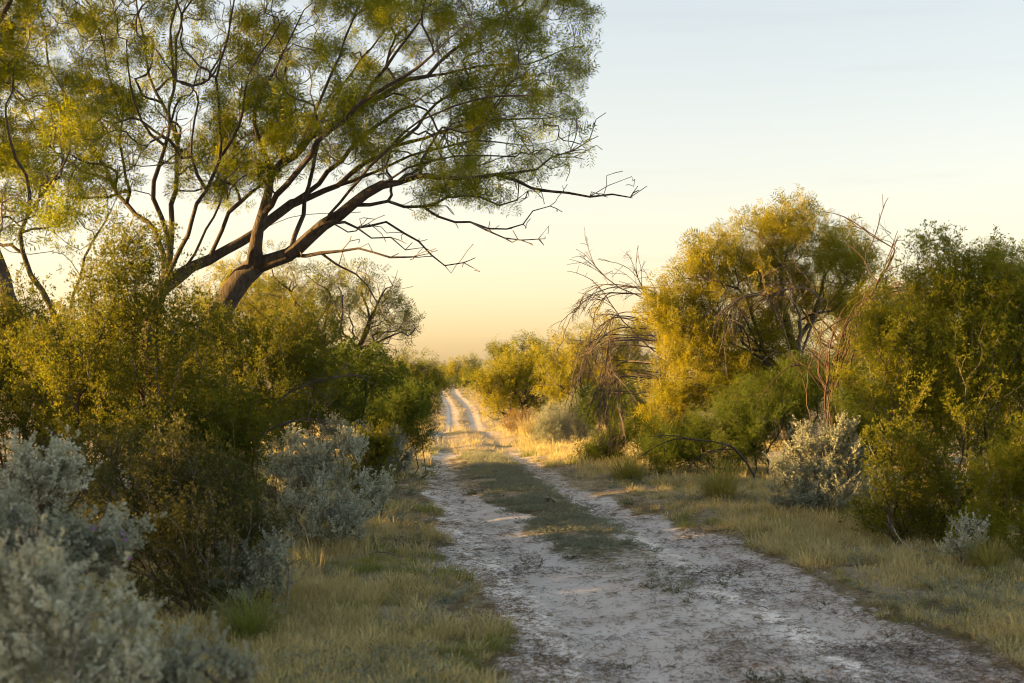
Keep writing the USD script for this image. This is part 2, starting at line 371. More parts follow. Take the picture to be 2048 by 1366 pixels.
def grass_tuft(rng, n, h, lean, width, spread=0.03, droop=0.35, heads=0.0):
    v, f, c = [], [], 0
    for i in range(n):
        a = rng.uniform(0, 2 * PI); r = spread * math.sqrt(rng.uniform()); b = V3([r * math.cos(a), r * math.sin(a), -0.01])
        a += rng.normal(0, .8); o = V3([math.cos(a), math.sin(a), 0]); H = h * rng.uniform(.45, 1.1); le = lean * rng.uniform(.2, 1.6); s = V3([-o[1], o[0], 0]) * width / 2
        s = s * math.cos(rng.uniform(-.9, .9)) + UP * 0
        pts = []
        for q in (0, .4, .75, 1.0):
            pts.append(b + UP * H * (q - droop * le * q * q * .6) + o * H * le * q ** 1.6)
        w = (1.0, .85, .55, 0.0)
        if rng.uniform() < heads: w = (.6, .5, 1.8, 0.0)
        ring = [(pts[j] - s * w[j], pts[j] + s * w[j]) for j in range(3)]
        for l_, r_ in ring: v += [l_, r_]
        v.append(pts[3])
        for j in range(2):
            k = c + 2 * j; f += [(k, k + 1, k + 3), (k, k + 3, k + 2)]
        f.append((c + 4, c + 5, c + 6)); c += 7
    return np.array(v), np.array(f)


# ------------------------------------------------------------------ growing plants
def grow(start, targets, bf, rng, kink=0.06, rise=0.0, seg=0.16):
    """Joins the targets one by one to the cheapest node of the growing skeleton (length + bf * way to the root).
    start: (points, parents, path lengths). Returns points, parents, tip flags."""
    P, par, plen = [list(x) for x in start]
    P = [np.asarray(p, float) for p in P]; T = np.asarray(targets, float); n = len(T)
    A = np.array(P); L = np.array(plen)
    D = np.linalg.norm(T[:, None] - A[None], axis=2); C = D + bf * L[None]
    best = C.argmin(1); cost = C[np.arange(n), best]; alive = np.ones(n, bool)
    tips = []
    for _ in range(n):
        i = int(np.where(alive, cost, np.inf).argmin()); b = int(best[i]); alive[i] = False
        p0, p1 = P[b], T[i]; gap = p1 - p0; dist = float(np.linalg.norm(gap))
        k = max(1, int(round(dist / seg)))
        d0 = unit(p0 - P[par[b]]) if par[b] >= 0 else unit(gap + UP * dist)
        d0 = unit(d0 + unit(gap) * 1.0)
        d1 = unit(unit(gap) + UP * rise)
        s = np.linspace(0, 1, k + 1)[1:, None]
        h = (2 * s**3 - 3 * s**2 + 1) * p0 + (s**3 - 2 * s**2 + s) * d0 * dist + (-2 * s**3 + 3 * s**2) * p1 + (s**3 - s**2) * d1 * dist
        if k > 1: h[:-1] += rng.normal(0, kink * min(1, dist), (k - 1, 3)) * seg * 2
        first = len(P); prev = b
        for q in h:
            plen.append(plen[prev] + float(np.linalg.norm(q - P[prev]))); P.append(q); par.append(prev); prev = len(P) - 1
        tips.append(prev)
        new = h; c = np.linalg.norm(T[:, None] - new[None], axis=2) + bf * np.array(plen[first:])[None]
        j = c.argmin(1); cj = c[np.arange(n), j]; up_ = cj < cost
        best[up_] = first + j[up_]; cost[up_] = cj[up_]
    return np.array(P), np.array(par), np.array(tips)


def thicken(P, par, r_tip, R, power=2.3, slim=1.0):
    n = len(P); acc = np.zeros(n); main = np.full(n, -1); big = np.zeros(n)
    for i in range(n - 1, -1, -1):          # children come after their parents
        if acc[i] == 0: acc[i] = r_tip ** power
        p = par[i]
        if p >= 0:
            acc[p] += acc[i]
            if acc[i] > big[p]: big[p] = acc[i]; main[p] = i
    r = acc ** (1 / power)
    top = r.max()
    if top > r_tip * 1.01: r = r_tip * (r / r_tip) ** (math.log(R / r_tip) / math.log(top / r_tip))
    r = np.maximum(r_tip, R * (r / R) ** slim)
    return r, main


def chains_of(par, main):
    n = len(par); cid = np.full(n, -1); k = 0
    for i in range(n):
        if par[i] >= 0 and main[par[i]] == i and cid[par[i]] >= 0: cid[i] = cid[par[i]]
        else: cid[i] = k; k += 1
    return cid


def tubes(P, par, r, main, seg_ids, sides):
    i = seg_ids; p = par[i]; q0, q1 = P[p], P[i]
    d = unit(q1 - q0)
    has = main[i] >= 0; nxt = np.where(has, main[i], i)
    t1 = np.where(has[:, None], unit(unit(P[nxt] - q1) + d), d)
    cont = main[p] == i; pp = par[p]
    t0 = np.where((cont & (pp >= 0))[:, None], unit(d + unit(q0 - P[np.maximum(pp, 0)])), d)
    r1 = r[i]; r0 = np.where(cont, r[p], np.minimum(r[p], r[i] * 1.25))
    ang = np.arange(sides) * 2 * PI / sides
    def ring(c, t, rad):
        ref = V3([0.31, 0.87, 0.38]); a = unit(np.cross(t, ref)); b = np.cross(t, a)
        nn = np.cos(ang)[None, :, None] * a[:, None] + np.sin(ang)[None, :, None] * b[:, None]
        return c[:, None] + nn * rad[:, None, None], nn
    v0, n0 = ring(q0, t0, r0); v1, n1 = ring(q1, t1, r1)
    v = np.concatenate([v0, v1], 1).reshape(-1, 3); nn = np.concatenate([n0, n1], 1).reshape(-1, 3)
    base = (np.arange(len(i)) * 2 * sides)[:, None]; j = np.arange(sides); j2 = (j + 1) % sides
    f = np.stack([base + j, base + j2, base + sides + j2, base + sides + j], -1).reshape(-1, 4)
    return v, f, nn


def blob_points(rng, blobs, d, n, shell=2.4):
    """Points in ellipsoids given in pixels: (px, py, rx, ry, depth offset, depth radius or None[, weight])."""
    vols, out = [], []
    for b in blobs:
        w = b[6] if len(b) > 6 else 1.0
        vols.append(w * b[2] * b[3])
    vols = np.array(vols) / sum(vols)
    for b, w in zip(blobs, vols):
        k = max(3, int(round(n * w))); dd = d + b[4]; c = at(b[0], b[1], dd); sx, sz = b[2] * dd / FPX, b[3] * dd / FPX
        sy = b[5] if b[5] else 0.85 * max(sx, min(sz, sx * 1.3))
        u = rand_dir(rng, k) * rng.uniform(0, 1, (k, 1)) ** (1 / shell)
        u = u * (0.78 + 0.44 * vnoise(u * 2.2 + 31 * rng.uniform(), 7))[:, None]
        out.append(c + u * V3([sx, sy, sz]))
    pts = np.vstack(out)
    g = height(pts[:, 0], pts[:, 1])
    return pts[pts[:, 2] > g + 0.06]


SPRAYS = {
    'mesquite': (spray_mesquite, 3), 'small': (spray_small, 3), 'sage': (spray_sage, 3), 'dead': (spray_dead, 3),
    'broad': (lambda r: spray_small(r, 40, 0.034, 0.015, 0.22, 0.7, 0.07), 3),
    'fine': (lambda r: spray_small(r, 60, 0.014, 0.006, 0.20, 0.6, 0.06), 3),
}
_cache = {}


def spray_protos(kind, mat):
    if kind not in _cache:
        fn, k = SPRAYS[kind]; rng = np.random.default_rng(len(kind) * 77 + 5)
        _cache[kind] = [fn(rng) for _ in range(k)]
    return [('spray', v, f, M[mat]) for v, f in _cache[kind]]


def finish(prim, P, par, tips, rng, st, n_sprays, loc, r_tip, R, wood, wood_twig, n_stems, stem_name, scale, spray, leaf, up, thr_nodes=None, skip=None, power=2.3, sides=6, slim=1.0, cap=None, tuft=0.0):
    path = str(prim.GetPath())
    r, main = thicken(P, par, r_tip, R, power, slim)
    if cap is not None: r = np.clip(np.minimum(r, cap), r_tip * .8, None)
    cid = chains_of(par, main); seg = np.where(par >= 0)[0]
    P0 = P - loc
    # the thickest chains are parts of their own
    ln = np.linalg.norm(P[seg] - P[par[seg]], axis=1); score = np.zeros(cid.max() + 1); np.add.at(score, cid[seg], ln * np.maximum(r[seg] - r_tip * 1.2, 0))
    order = [c for c in np.argsort(-score) if score[c] > 0][:n_stems]
    done = np.zeros(len(P), bool)
    for k, c in enumerate(order):
        ids = seg[cid[seg] == c]
        v, f, nn = tubes(P0, par, r, main, ids, sides if k < 10 else 5)
        put_mesh(numbered(path, stem_name if k or stem_name != 'limb' else 'trunk'), v, f, M[wood], nn); done[ids] = True
    rest = seg[~done[seg]]
    if len(rest):
        v, f, nn = tubes(P0, par, r, main, rest, 3)
        tag(put_mesh(path + '/twigs', v, f, M[wood_twig], nn), kind='stuff')
    if n_sprays:
        thin = seg[r[seg] < r_tip * 2.2]
        if skip is not None: thin = thin[~skip(P[thin])]
        w = np.where(np.isin(thin, tips), 2.5 + 4 * tuft, 1.0)
        if tuft: w = w * (0.04 + smooth(.40, .62, vnoise(P[thin] * 2.1, 77)))
        pick = rng.choice(thin, n_sprays, p=w / w.sum())
        d = unit(P[pick] - P[par[pick]]); q = rng.uniform(0, 1, (n_sprays, 1))
        pos = P0[pick] * q + P0[par[pick]] * (1 - q)
        ax = unit(d * 0.8 + UP * up + rng.normal(0, 0.45, (n_sprays, 3)))
        sc = scale * rng.uniform(0.7, 1.3, n_sprays)
        pr = spray_protos(spray, leaf)
        scatter(path + '/foliage', pr, pos - ax * (0.06 * scale), ax, rng.uniform(0, 2 * PI, n_sprays), sc, rng.integers(0, len(pr), n_sprays))
    return r


STYLE = dict(
    # spray, leaf, wood, twig wood, axis lift, tip radius, root radius, kink, rise, bf, stems drawn, spray scale
    mesquite=('mesquite', 'leaf_mesquite', 'bark_dark', 'bark_grey', -0.15, 0.004, 0.12, 0.5, 0.1, 0.35, 14, 1.0),
    huisache=('mesquite', 'leaf_yellow', 'bark_dark', 'bark_dark', 0.0, 0.004, 0.09, 0.4, 0.25, 0.35, 14, 1.1),
    brush=('small', 'leaf_olive', 'bark_red', 'bark_grey', 0.55, 0.0032, 0.028, 0.25, 0.5, 0.7, 14, 1.0),
    green=('broad', 'leaf_green', 'bark_dark', 'bark_grey', 0.4, 0.0032, 0.03, 0.3, 0.3, 0.5, 8, 1.0),
    dark=('fine', 'leaf_dark', 'bark_dark', 'bark_dark', 0.2, 0.003, 0.025, 0.4, 0.2, 0.5, 10, 1.0),
    sage=('sage', 'leaf_sage', 'bark_grey', 'bark_grey', 1.0, 0.003, 0.018, 0.3, 0.6, 0.5, 8, 1.0),
    sageblue=('sage', 'leaf_sage_blue', 'bark_grey', 'bark_grey', 0.9, 0.003, 0.018, 0.3, 0.6, 0.5, 8, 1.0),
    grey=('fine', 'leaf_grey', 'bark_grey', 'bark_grey', 0.3, 0.003, 0.02, 0.4, 0.2, 0.5, 8, 1.0),
    sere=('fine', 'leaf_sere', 'bark_grey', 'bark_grey', 0.4, 0.003, 0.015, 0.4, 0.3, 0.5, 8, 1.0),
)


def spray_area(kind):
    out = []
    for _, v, f, _m in spray_protos(kind, 'leaf_olive'):
        out.append(np.linalg.norm(np.cross(v[f[:, 1]] - v[f[:, 0]], v[f[:, 2]] - v[f[:, 0]]), axis=1).sum() / 2)
    return float(np.mean(out))


def blob_area(blobs, d):
    b = np.array([x[:4] for x in blobs], float); lo, hi = (b[:, :2] - b[:, 2:4]).min(0), (b[:, :2] + b[:, 2:4]).max(0)
    gx, gy = np.meshgrid(np.linspace(lo[0], hi[0], 120), np.linspace(lo[1], hi[1], 120))
    m = np.zeros(gx.shape, bool)
    for x, y, rx, ry in b: m |= ((gx - x) / rx) ** 2 + ((gy - y) / ry) ** 2 < 1
    return m.mean() * np.prod(hi - lo) * (d / FPX) ** 2


DENSE = dict(mesquite=1.8, small=1.7, sage=1.9, broad=1.6, fine=1.7)


def plant(name, label, cat, style, base, d, blobs, n, sprays, seed, stems=4, spread=0.25, group=None, trunk=None, R=None, scale=1.0, leaf=None, seg=None, drawn=None, stem_name=None, shell=2.4):
    """A bush or tree rooted at pixel column base, depth d; its crown fills the blobs."""
    sp, lf, wood, wtw, up, rt, R0, kink, rise, bf, ndraw, sc = STYLE[style]
    rng = np.random.default_rng(seed)
    x = at(base, 745, d)[0]; loc = V3([x, d, float(height(x, d))])
    pts = blob_points(rng, blobs, d, n, shell)
    P, par, pl = [loc - UP * 0.1], [-1], [0.0]
    if trunk:
        for line in trunk:
            prev = 0
            for px, py, dd in line:
                q = at(px, py, d + dd); n0 = P[prev]; k = max(1, int(np.linalg.norm(q - n0) / 0.25))
                for s in range(1, k + 1):
                    w = n0 + (q - n0) * s / k + (rng.normal(0, 0.02, 3) if s < k else 0)
                    pl.append(pl[prev] + float(np.linalg.norm(w - P[prev]))); P.append(w); par.append(prev); prev = len(P) - 1
    else:
        for s in range(stems):
            a = 2 * PI * (s + rng.uniform(-.3, .3)) / stems; o = V3([math.cos(a), math.sin(a), 0]) * spread * rng.uniform(.3, 1)
            q = loc + o; q[2] = height(q[0], q[1]) + 0.02; P.append(q); par.append(0); pl.append(0.1)
            P.append(q + o * 0.35 + UP * 0.12); par.append(len(P) - 2); pl.append(0.25)
    rt = rt * max(1.0, d / 20)
    P, par, tips = grow((P, par, pl), pts, bf, rng, kink, rise, seg or max(0.12, d * 0.009))
    prim = thing(name, label, cat, loc, group)
    sprays = int(DENSE[sp] * sprays * blob_area(blobs, d) / (spray_area(sp) * (sc * scale) ** 2 * 1.03))
    finish(prim, P, par, tips, rng, style, sprays, loc, rt, R or R0, wood, wtw, drawn or ndraw, stem_name or ('limb' if trunk else 'stem'), sc * scale, sp, leaf or lf, up)
    return prim


# ------------------------------------------------------------------ the big leaning mesquite on the left
def inside(poly, x, y):
    r = np.zeros(len(x), bool); p = np.asarray(poly, float); q = np.roll(p, 1, 0)
    for (x1, y1), (x2, y2) in zip(p, q):
        c = ((y1 > y) != (y2 > y)) & (x < (x2 - x1) * (y - y1) / (y2 - y1 + 1e-9) + x1); r ^= c
    return r


def pixel(P):
    """Pixel coordinates of points, for choosing where a crown is bare."""
    q = P - EYE; c, s = math.cos(PITCH), math.sin(PITCH)
    f = q[:, 1] * c + q[:, 2] * s; z = -q[:, 1] * s + q[:, 2] * c
    return 1024 + FPX * q[:, 0] / f, 683 - FPX * z / f


def skeleton(loc, d, limbs, rng, step=0.20, wob=0.012, slim=0.64):
    """Limbs given as (start radius, end radius, [(px, py, depth offset), ...]); each starts at the nearest point already there.
    Returns points, parents, path lengths and the thickest each point may be."""
    P, par, pl, cap = [loc - UP * 0.1], [-1], [0.0], [9.0]
    for ra_, rb_, line in limbs:
        if ra_ < .09: ra_, rb_ = ra_ * slim, rb_ * slim
        W = [at(px, py, d + dd) for px, py, dd in line]
        A = np.array(P); prev = int(np.linalg.norm(A - W[0], axis=1).argmin())
        if np.linalg.norm(P[prev] - W[0]) < 0.35: W = W[1:]
        ctrl = np.array([P[prev]] + W); cum = np.r_[0, np.cumsum(np.linalg.norm(np.diff(ctrl, axis=0), axis=1))]
        f = PchipInterpolator(cum, ctrl); k = max(2, int(cum[-1] / step))
        for q in np.linspace(0, 1, k + 1)[1:]:
            w = f(q * cum[-1]) + rng.normal(0, wob, 3)
            pl.append(pl[prev] + float(np.linalg.norm(w - P[prev]))); P.append(w); par.append(prev); prev = len(P) - 1; cap.append(ra_ + (rb_ - ra_) * q ** .8)
    return P, par, pl, cap


def big_tree(name, label, base, d, limbs, poly, n, n_sprays, seed, depth_r, R, leaf, holes=0.50, extra=(), skip=None, drawn=26, bf=0.25, scale=1.0):
    rng = np.random.default_rng(seed)
    x = at(base, 745, d)[0]; loc = V3([x, d, float(height(x, d))])
    P, par, pl, cap = skeleton(loc, d, limbs, rng)
    p = np.asarray(poly, float); lo, hi = p.min(0), p.max(0); pts = []
    while len(pts) < n:
        q = rng.uniform(lo, hi, (4000, 2)); dd = rng.triangular(-depth_r, 0, depth_r, 4000)
        ok = inside(poly, q[:, 0], q[:, 1])
        w = np.array([at(a, b, d + c) for (a, b), c in zip(q[ok], dd[ok])])
        w = w[vnoise(w * 1.5 + 5.1, seed) * 0.65 + vnoise(w * 3.6, seed + 1) * 0.35 > holes]
        pts += list(w)
    pts = np.array(pts[:n])
    if len(extra): pts = np.vstack([pts] + [at(a, b, d + c)[None] for a, b, c in extra])
    P, par, tips = grow((P, par, pl), pts, bf, rng, 0.22, 0.10, 0.10)
    depth = np.zeros(len(P))
    for i in range(len(cap), len(P)): depth[i] = depth[par[i]] + 1
    caps = np.full(len(P), 0.022); caps[:len(cap)] = cap; grown = depth > 0; caps[grown] = np.maximum(.0055, .019 - .0009 * depth[grown])
    for i in range(len(cap), len(P)): caps[i] = min(caps[i], caps[par[i]] * .9 if depth[i] == 1 else caps[par[i]])
    prim = thing(name, label, 'tree', loc)
    finish(prim, P, par, tips, rng, None, n_sprays, loc, 0.0048, R, 'bark_dark', 'bark_grey', drawn, 'limb', scale, 'mesquite', leaf, -0.2, skip=skip, power=2.1, sides=8, cap=caps, tuft=.6)
    return prim


LIMBS = [
    (.165, .125, [(330, 1030, 0), (345, 900, 0), (372, 760, 0), (405, 680, 0), (439, 620, 0), (478, 566, -.1), (512, 528, -.1)]),
    (.13, .055, [(345, 900, 0), (318, 790, .1), (300, 700, .2), (308, 630, .2), (318, 588, .2), (366, 546, .3), (425, 517, .4), (483, 484, .5), (531, 448, .6), (586, 407, .8), (660, 345, 1.0), (700, 300, 1.2)]),
    (.072, .03, [(700, 300, 1.2), (770, 240, 1.5), (850, 190, 1.8), (960, 120, 2.0)]),
    (.085, .06, [(308, 630, .2), (332, 560, .1), (340, 500, 0)]),
    (.055, .016, [(340, 500, 0), (322, 437, -.2), (307, 400, -.3), (306, 369, -.4), (328, 308, -.5), (338, 253, -.6), (342, 205, -.6), (349, 164, -.7), (342, 102, -.8), (350, 20, -.9)]),
    (.055, .016, [(340, 500, 0), (348, 400, .3), (354, 342, .5), (359, 308, .6), (345, 246, .7), (318, 191, .9), (297, 137, 1.0), (287, 68, 1.1), (273, 0, 1.2)]),
    (.050, .014, [(332, 560, .1), (376, 465, -.4), (403, 390, -.7), (437, 328, -.9), (441, 260, -1.1), (436, 180, -1.3), (455, 90, -1.5), (470, 0, -1.6)]),
    (.055, .014, [(325, 570, .1), (311, 465, .5), (253, 413, .8), (236, 386, .9), (219, 352, 1.0), (178, 290, 1.2), (150, 225, 1.4), (96, 123, 1.6), (89, 68, 1.7), (72, 0, 1.9)]),
    (.034, .012, [(253, 413, .8), (256, 362, .5), (239, 287, .3), (245, 220, .1), (215, 150, 0), (200, 60, -.2)]),
    (.09, .045, [(512, 528, -.1), (514, 473, -.3), (528, 420, -.5), (547, 349, -.6)]),
    (.05, .014, [(547, 349, -.6), (523, 301, -.8), (506, 267, -.9), (513, 205, -1.1), (526, 68, -1.3), (532, -20, -1.4)]),
    (.075, .018, [(547, 349, -.6), (588, 308, -.3), (632, 270, 0), (700, 232, .2), (750, 196, .4), (839, 157, .6), (942, 137, .8), (1078, 120, 1.0), (1147, 92, 1.1)]),
    (.065, .016, [(528, 420, -.5), (570, 372, -.9), (634, 290, -1.2), (679, 246, -1.4), (737, 195, -1.6), (785, 167, -1.7), (850, 120, -1.9), (930, 50, -2.0)]),
    (.065, .015, [(425, 517, .4), (450, 450, .2), (475, 405, .1), (506, 386, 0), (547, 349, -.2), (600, 294, -.6), (640, 200, -.9), (690, 90, -1.1), (720, 0, -1.2)]),
    (.092, .05, [(512, 528, -.1), (586, 506, -.3), (640, 458, -.5), (685, 427, -.6), (716, 400, -.7), (764, 369, -.8)]),
    (.055, .010, [(764, 369, -.8), (839, 355, -.9), (908, 355, -1.0), (1010, 352, -1.0), (1078, 379, -1.1), (1164, 390, -1.2), (1249, 396, -1.2), (1297, 373, -1.2)]),
    (.06, .014, [(586, 407, .8), (640, 385, .9), (675, 372, .9), (733, 325, 1.0), (791, 294, 1.1), (826, 263, 1.2), (846, 232, 1.3), (908, 185, 1.4), (976, 174, 1.5), (1060, 170, 1.6)]),
    (.035, .010, [(675, 372, .9), (760, 340, .6), (850, 300, .5), (960, 285, .4), (1060, 290, .3), (1130, 270, .3)]),
    (.036, .009, [(713, 413, -.7), (798, 410, -.4), (839, 413, -.3), (880, 437, -.2), (942, 448, -.1), (1007, 461, 0), (1034, 454, 0), (1062, 428, .1), (1102, 413, .1)]),
    (.022, .007, [(942, 448, -.1), (1000, 470, -.1), (1040, 482, -.1), (1075, 478, -.1), (1100, 455, 0)]),
    (.030, .008, [(839, 413, -.3), (863, 410, -.2), (890, 393, 0), (942, 393, .1), (1017, 413, .2), (1034, 396, .2), (1051, 386, .3), (1122, 385, .4)]),
    (.028, .007, [(1003, 352, -1.0), (1058, 345, -1.1), (1106, 314, -1.2), (1160, 297, -1.3), (1195, 239, -1.3)]),
    (.020, .007, [(1106, 314, -1.2), (1150, 310, -1.3), (1192, 290, -1.3)]),
    (.020, .006, [(1164, 390, -1.2), (1210, 375, -1.3), (1262, 352, -1.3)]),
    (.050, .010, [(586, 506, -.3), (656, 509, -.5), (711, 498, -.6), (762, 509, -.8), (839, 516, -.9), (862, 507, -.9)]),
    (.035, .008, [(650, 452, -.5), (700, 445, -.1), (740, 476, .1), (766, 472, .1), (821, 505, .2), (846, 498, .2)]),
    (.034, .008, [(716, 440, -.1), (770, 450, .3), (839, 483, .5), (883, 527, .6), (923, 527, .6), (960, 543, .6)]),
    (.025, .008, [(656, 509, -.5), (700, 545, -.4), (730, 560, -.3), (750, 600, -.2), (770, 640, -.1)]),
    (.04, .012, [(439, 620, 0), (458, 650, -.6), (480, 665, -.8), (500, 668, -1.0), (540, 690, -1.2)]),
    (.05, .013, [(586, 506, -.3), (600, 440, .3), (625, 330, .7), (650, 230, 1.0), (740, 100, 1.3), (800, 20, 1.5)]),
    (.045, .012, [(640, 458, -.5), (700, 380, -1.0), (770, 300, -1.4), (850, 240, -1.7), (960, 200, -1.9), (1070, 190, -2.0)]),
    (.045, .012, [(700, 232, .2), (760, 150, 0), (820, 70, -.2), (880, -20, -.3)]),
    (.038, .011, [(839, 157, .6), (920, 90, .7), (1010, 30, .8), (1090, -30, .9)]),
    (.035, .010, [(791, 294, 1.1), (880, 265, 1.0), (980, 240, 1.0), (1090, 235, 1.0), (1150, 225, 1.0)]),
    (.035, .010, [(764, 369, -.8), (850, 325, -1.2), (940, 310, -1.5), (1030, 315, -1.6)]),
    (.035, .010, [(403, 390, -.7), (380, 300, -1.0), (395, 200, -1.2), (410, 90, -1.4)]),
    (.033, .010, [(437, 328, -.9), (480, 240, -1.2), (500, 150, -1.4), (590, 20, -1.6)]),
    (.033, .010, [(219, 352, 1.0), (150, 330, 1.1), (90, 280, 1.2), (40, 200, 1.3), (0, 130, 1.4)]),
    (.030, .010, [(328, 308, -.5), (290, 250, -.8), (262, 170, -1.0), (250, 80, -1.2)]),
    (.030, .010, [(513, 205, -1.1), (560, 120, -1.3), (610, 20, -1.5)]),
    (.030, .010, [(366, 546, .3), (410, 470, .7), (440, 400, 1.0), (470, 300, 1.3), (480, 180, 1.5), (500, 60, 1.7)]),
    (.030, .010, [(425, 517, .4), (500, 470, .9), (570, 440, 1.2), (640, 430, 1.4), (720, 425, 1.5)]),
]
POLY = [(-260, -330), (420, -420), (900, -330), (1160, -60), (1185, 60), (1160, 150), (1150, 215), (1195, 265), (1165, 320), (1080, 345), (1010, 400), (900, 395), (820, 380), (720, 350), (640, 330), (560, 330),
        (500, 380), (420, 420), (330, 330), (230, 400), (120, 400), (30, 330), (-260, 330)]
rng0 = np.random.default_rng(4)
EXTRA = []
for line in (LIMBS[15][2][3:], *(LIMBS[i][2] for i in (18, 19, 20, 21, 22, 23, 24, 25, 26, 27))):
    for a, b in zip(line[:-1], line[1:]):
        for k in range(3):
            q = rng0.uniform(); EXTRA.append((a[0] + (b[0] - a[0]) * q + rng0.normal(12, 9), a[1] + (b[1] - a[1]) * q + rng0.normal(-2, 13), a[2] + rng0.normal(0, .15)))


def bare(P):
    x, y = pixel(P)
    lim = np.interp(x, [-400, 300, 480, 620, 800, 1000, 1150, 1200], [460, 440, 440, 370, 400, 412, 330, 200])
    return (y > lim + 25 * (vnoise(P * 2.5, 9) - .5)) | (x > 1192)


big_tree('mesquite_tree', 'big feathery mesquite with leaning dark trunk, its bare branch tips reaching over the road', 345, 16.0, LIMBS, POLY, 3300, 4700, 21, 2.7, 0.24, 'leaf_mesquite', extra=EXTRA, skip=bare, drawn=75, scale=.95, holes=.46)

LIMBS2 = [
    (.13, .03, [(105, 1075, 0), (98, 900, 0), (80, 760, 0), (37, 663, 0), (15, 605, 0), (0, 546, .1), (-30, 450, .2), (-60, 300, .3), (-40, 150, .3), (-10, 60, .3), (40, -40, .3)]),
    (.09, .04, [(80, 760, 0), (20, 715, -.5), (-20, 650, -.8), (-80, 560, -1.2)]),
    (.07, .015, [(90, 800, 0), (120, 680, .4), (99, 605, .5), (62, 539, .5), (44, 484, .4), (51, 422, .3), (62, 380, .2), (30, 310, .0), (15, 230, -.1)]),
    (.055, .014, [(120, 680, .4), (140, 620, .7), (154, 572, .8), (168, 539, .8), (205, 447, .9), (230, 400, 1.0), (255, 340, 1.2), (250, 260, 1.3)]),
    (.03, .01, [(205, 447, .9), (154, 499, .6), (62, 437, .2), (0, 407, 0), (-60, 390, -.2)]),
    (.03, .01, [(51, 422, .3), (110, 350, .2), (140, 300, 0), (130, 220, -.2)]),
    (.03, .01, [(168, 539, .8), (110, 500, .3), (40, 510, 0), (-20, 480, -.2)]),
]
POLY2 = [(-420, -120), (60, -160), (130, 120), (170, 240), (160, 330), (230, 380), (190, 460), (110, 490), (20, 450), (-60, 560), (-420, 520)]
big_tree('mesquite_tree', 'second mesquite at the far left edge with a dark trunk leaning out of the picture', 105, 13.5, LIMBS2, POLY2, 620, 640, 33, 1.7, 0.14, 'leaf_mesquite', drawn=20)

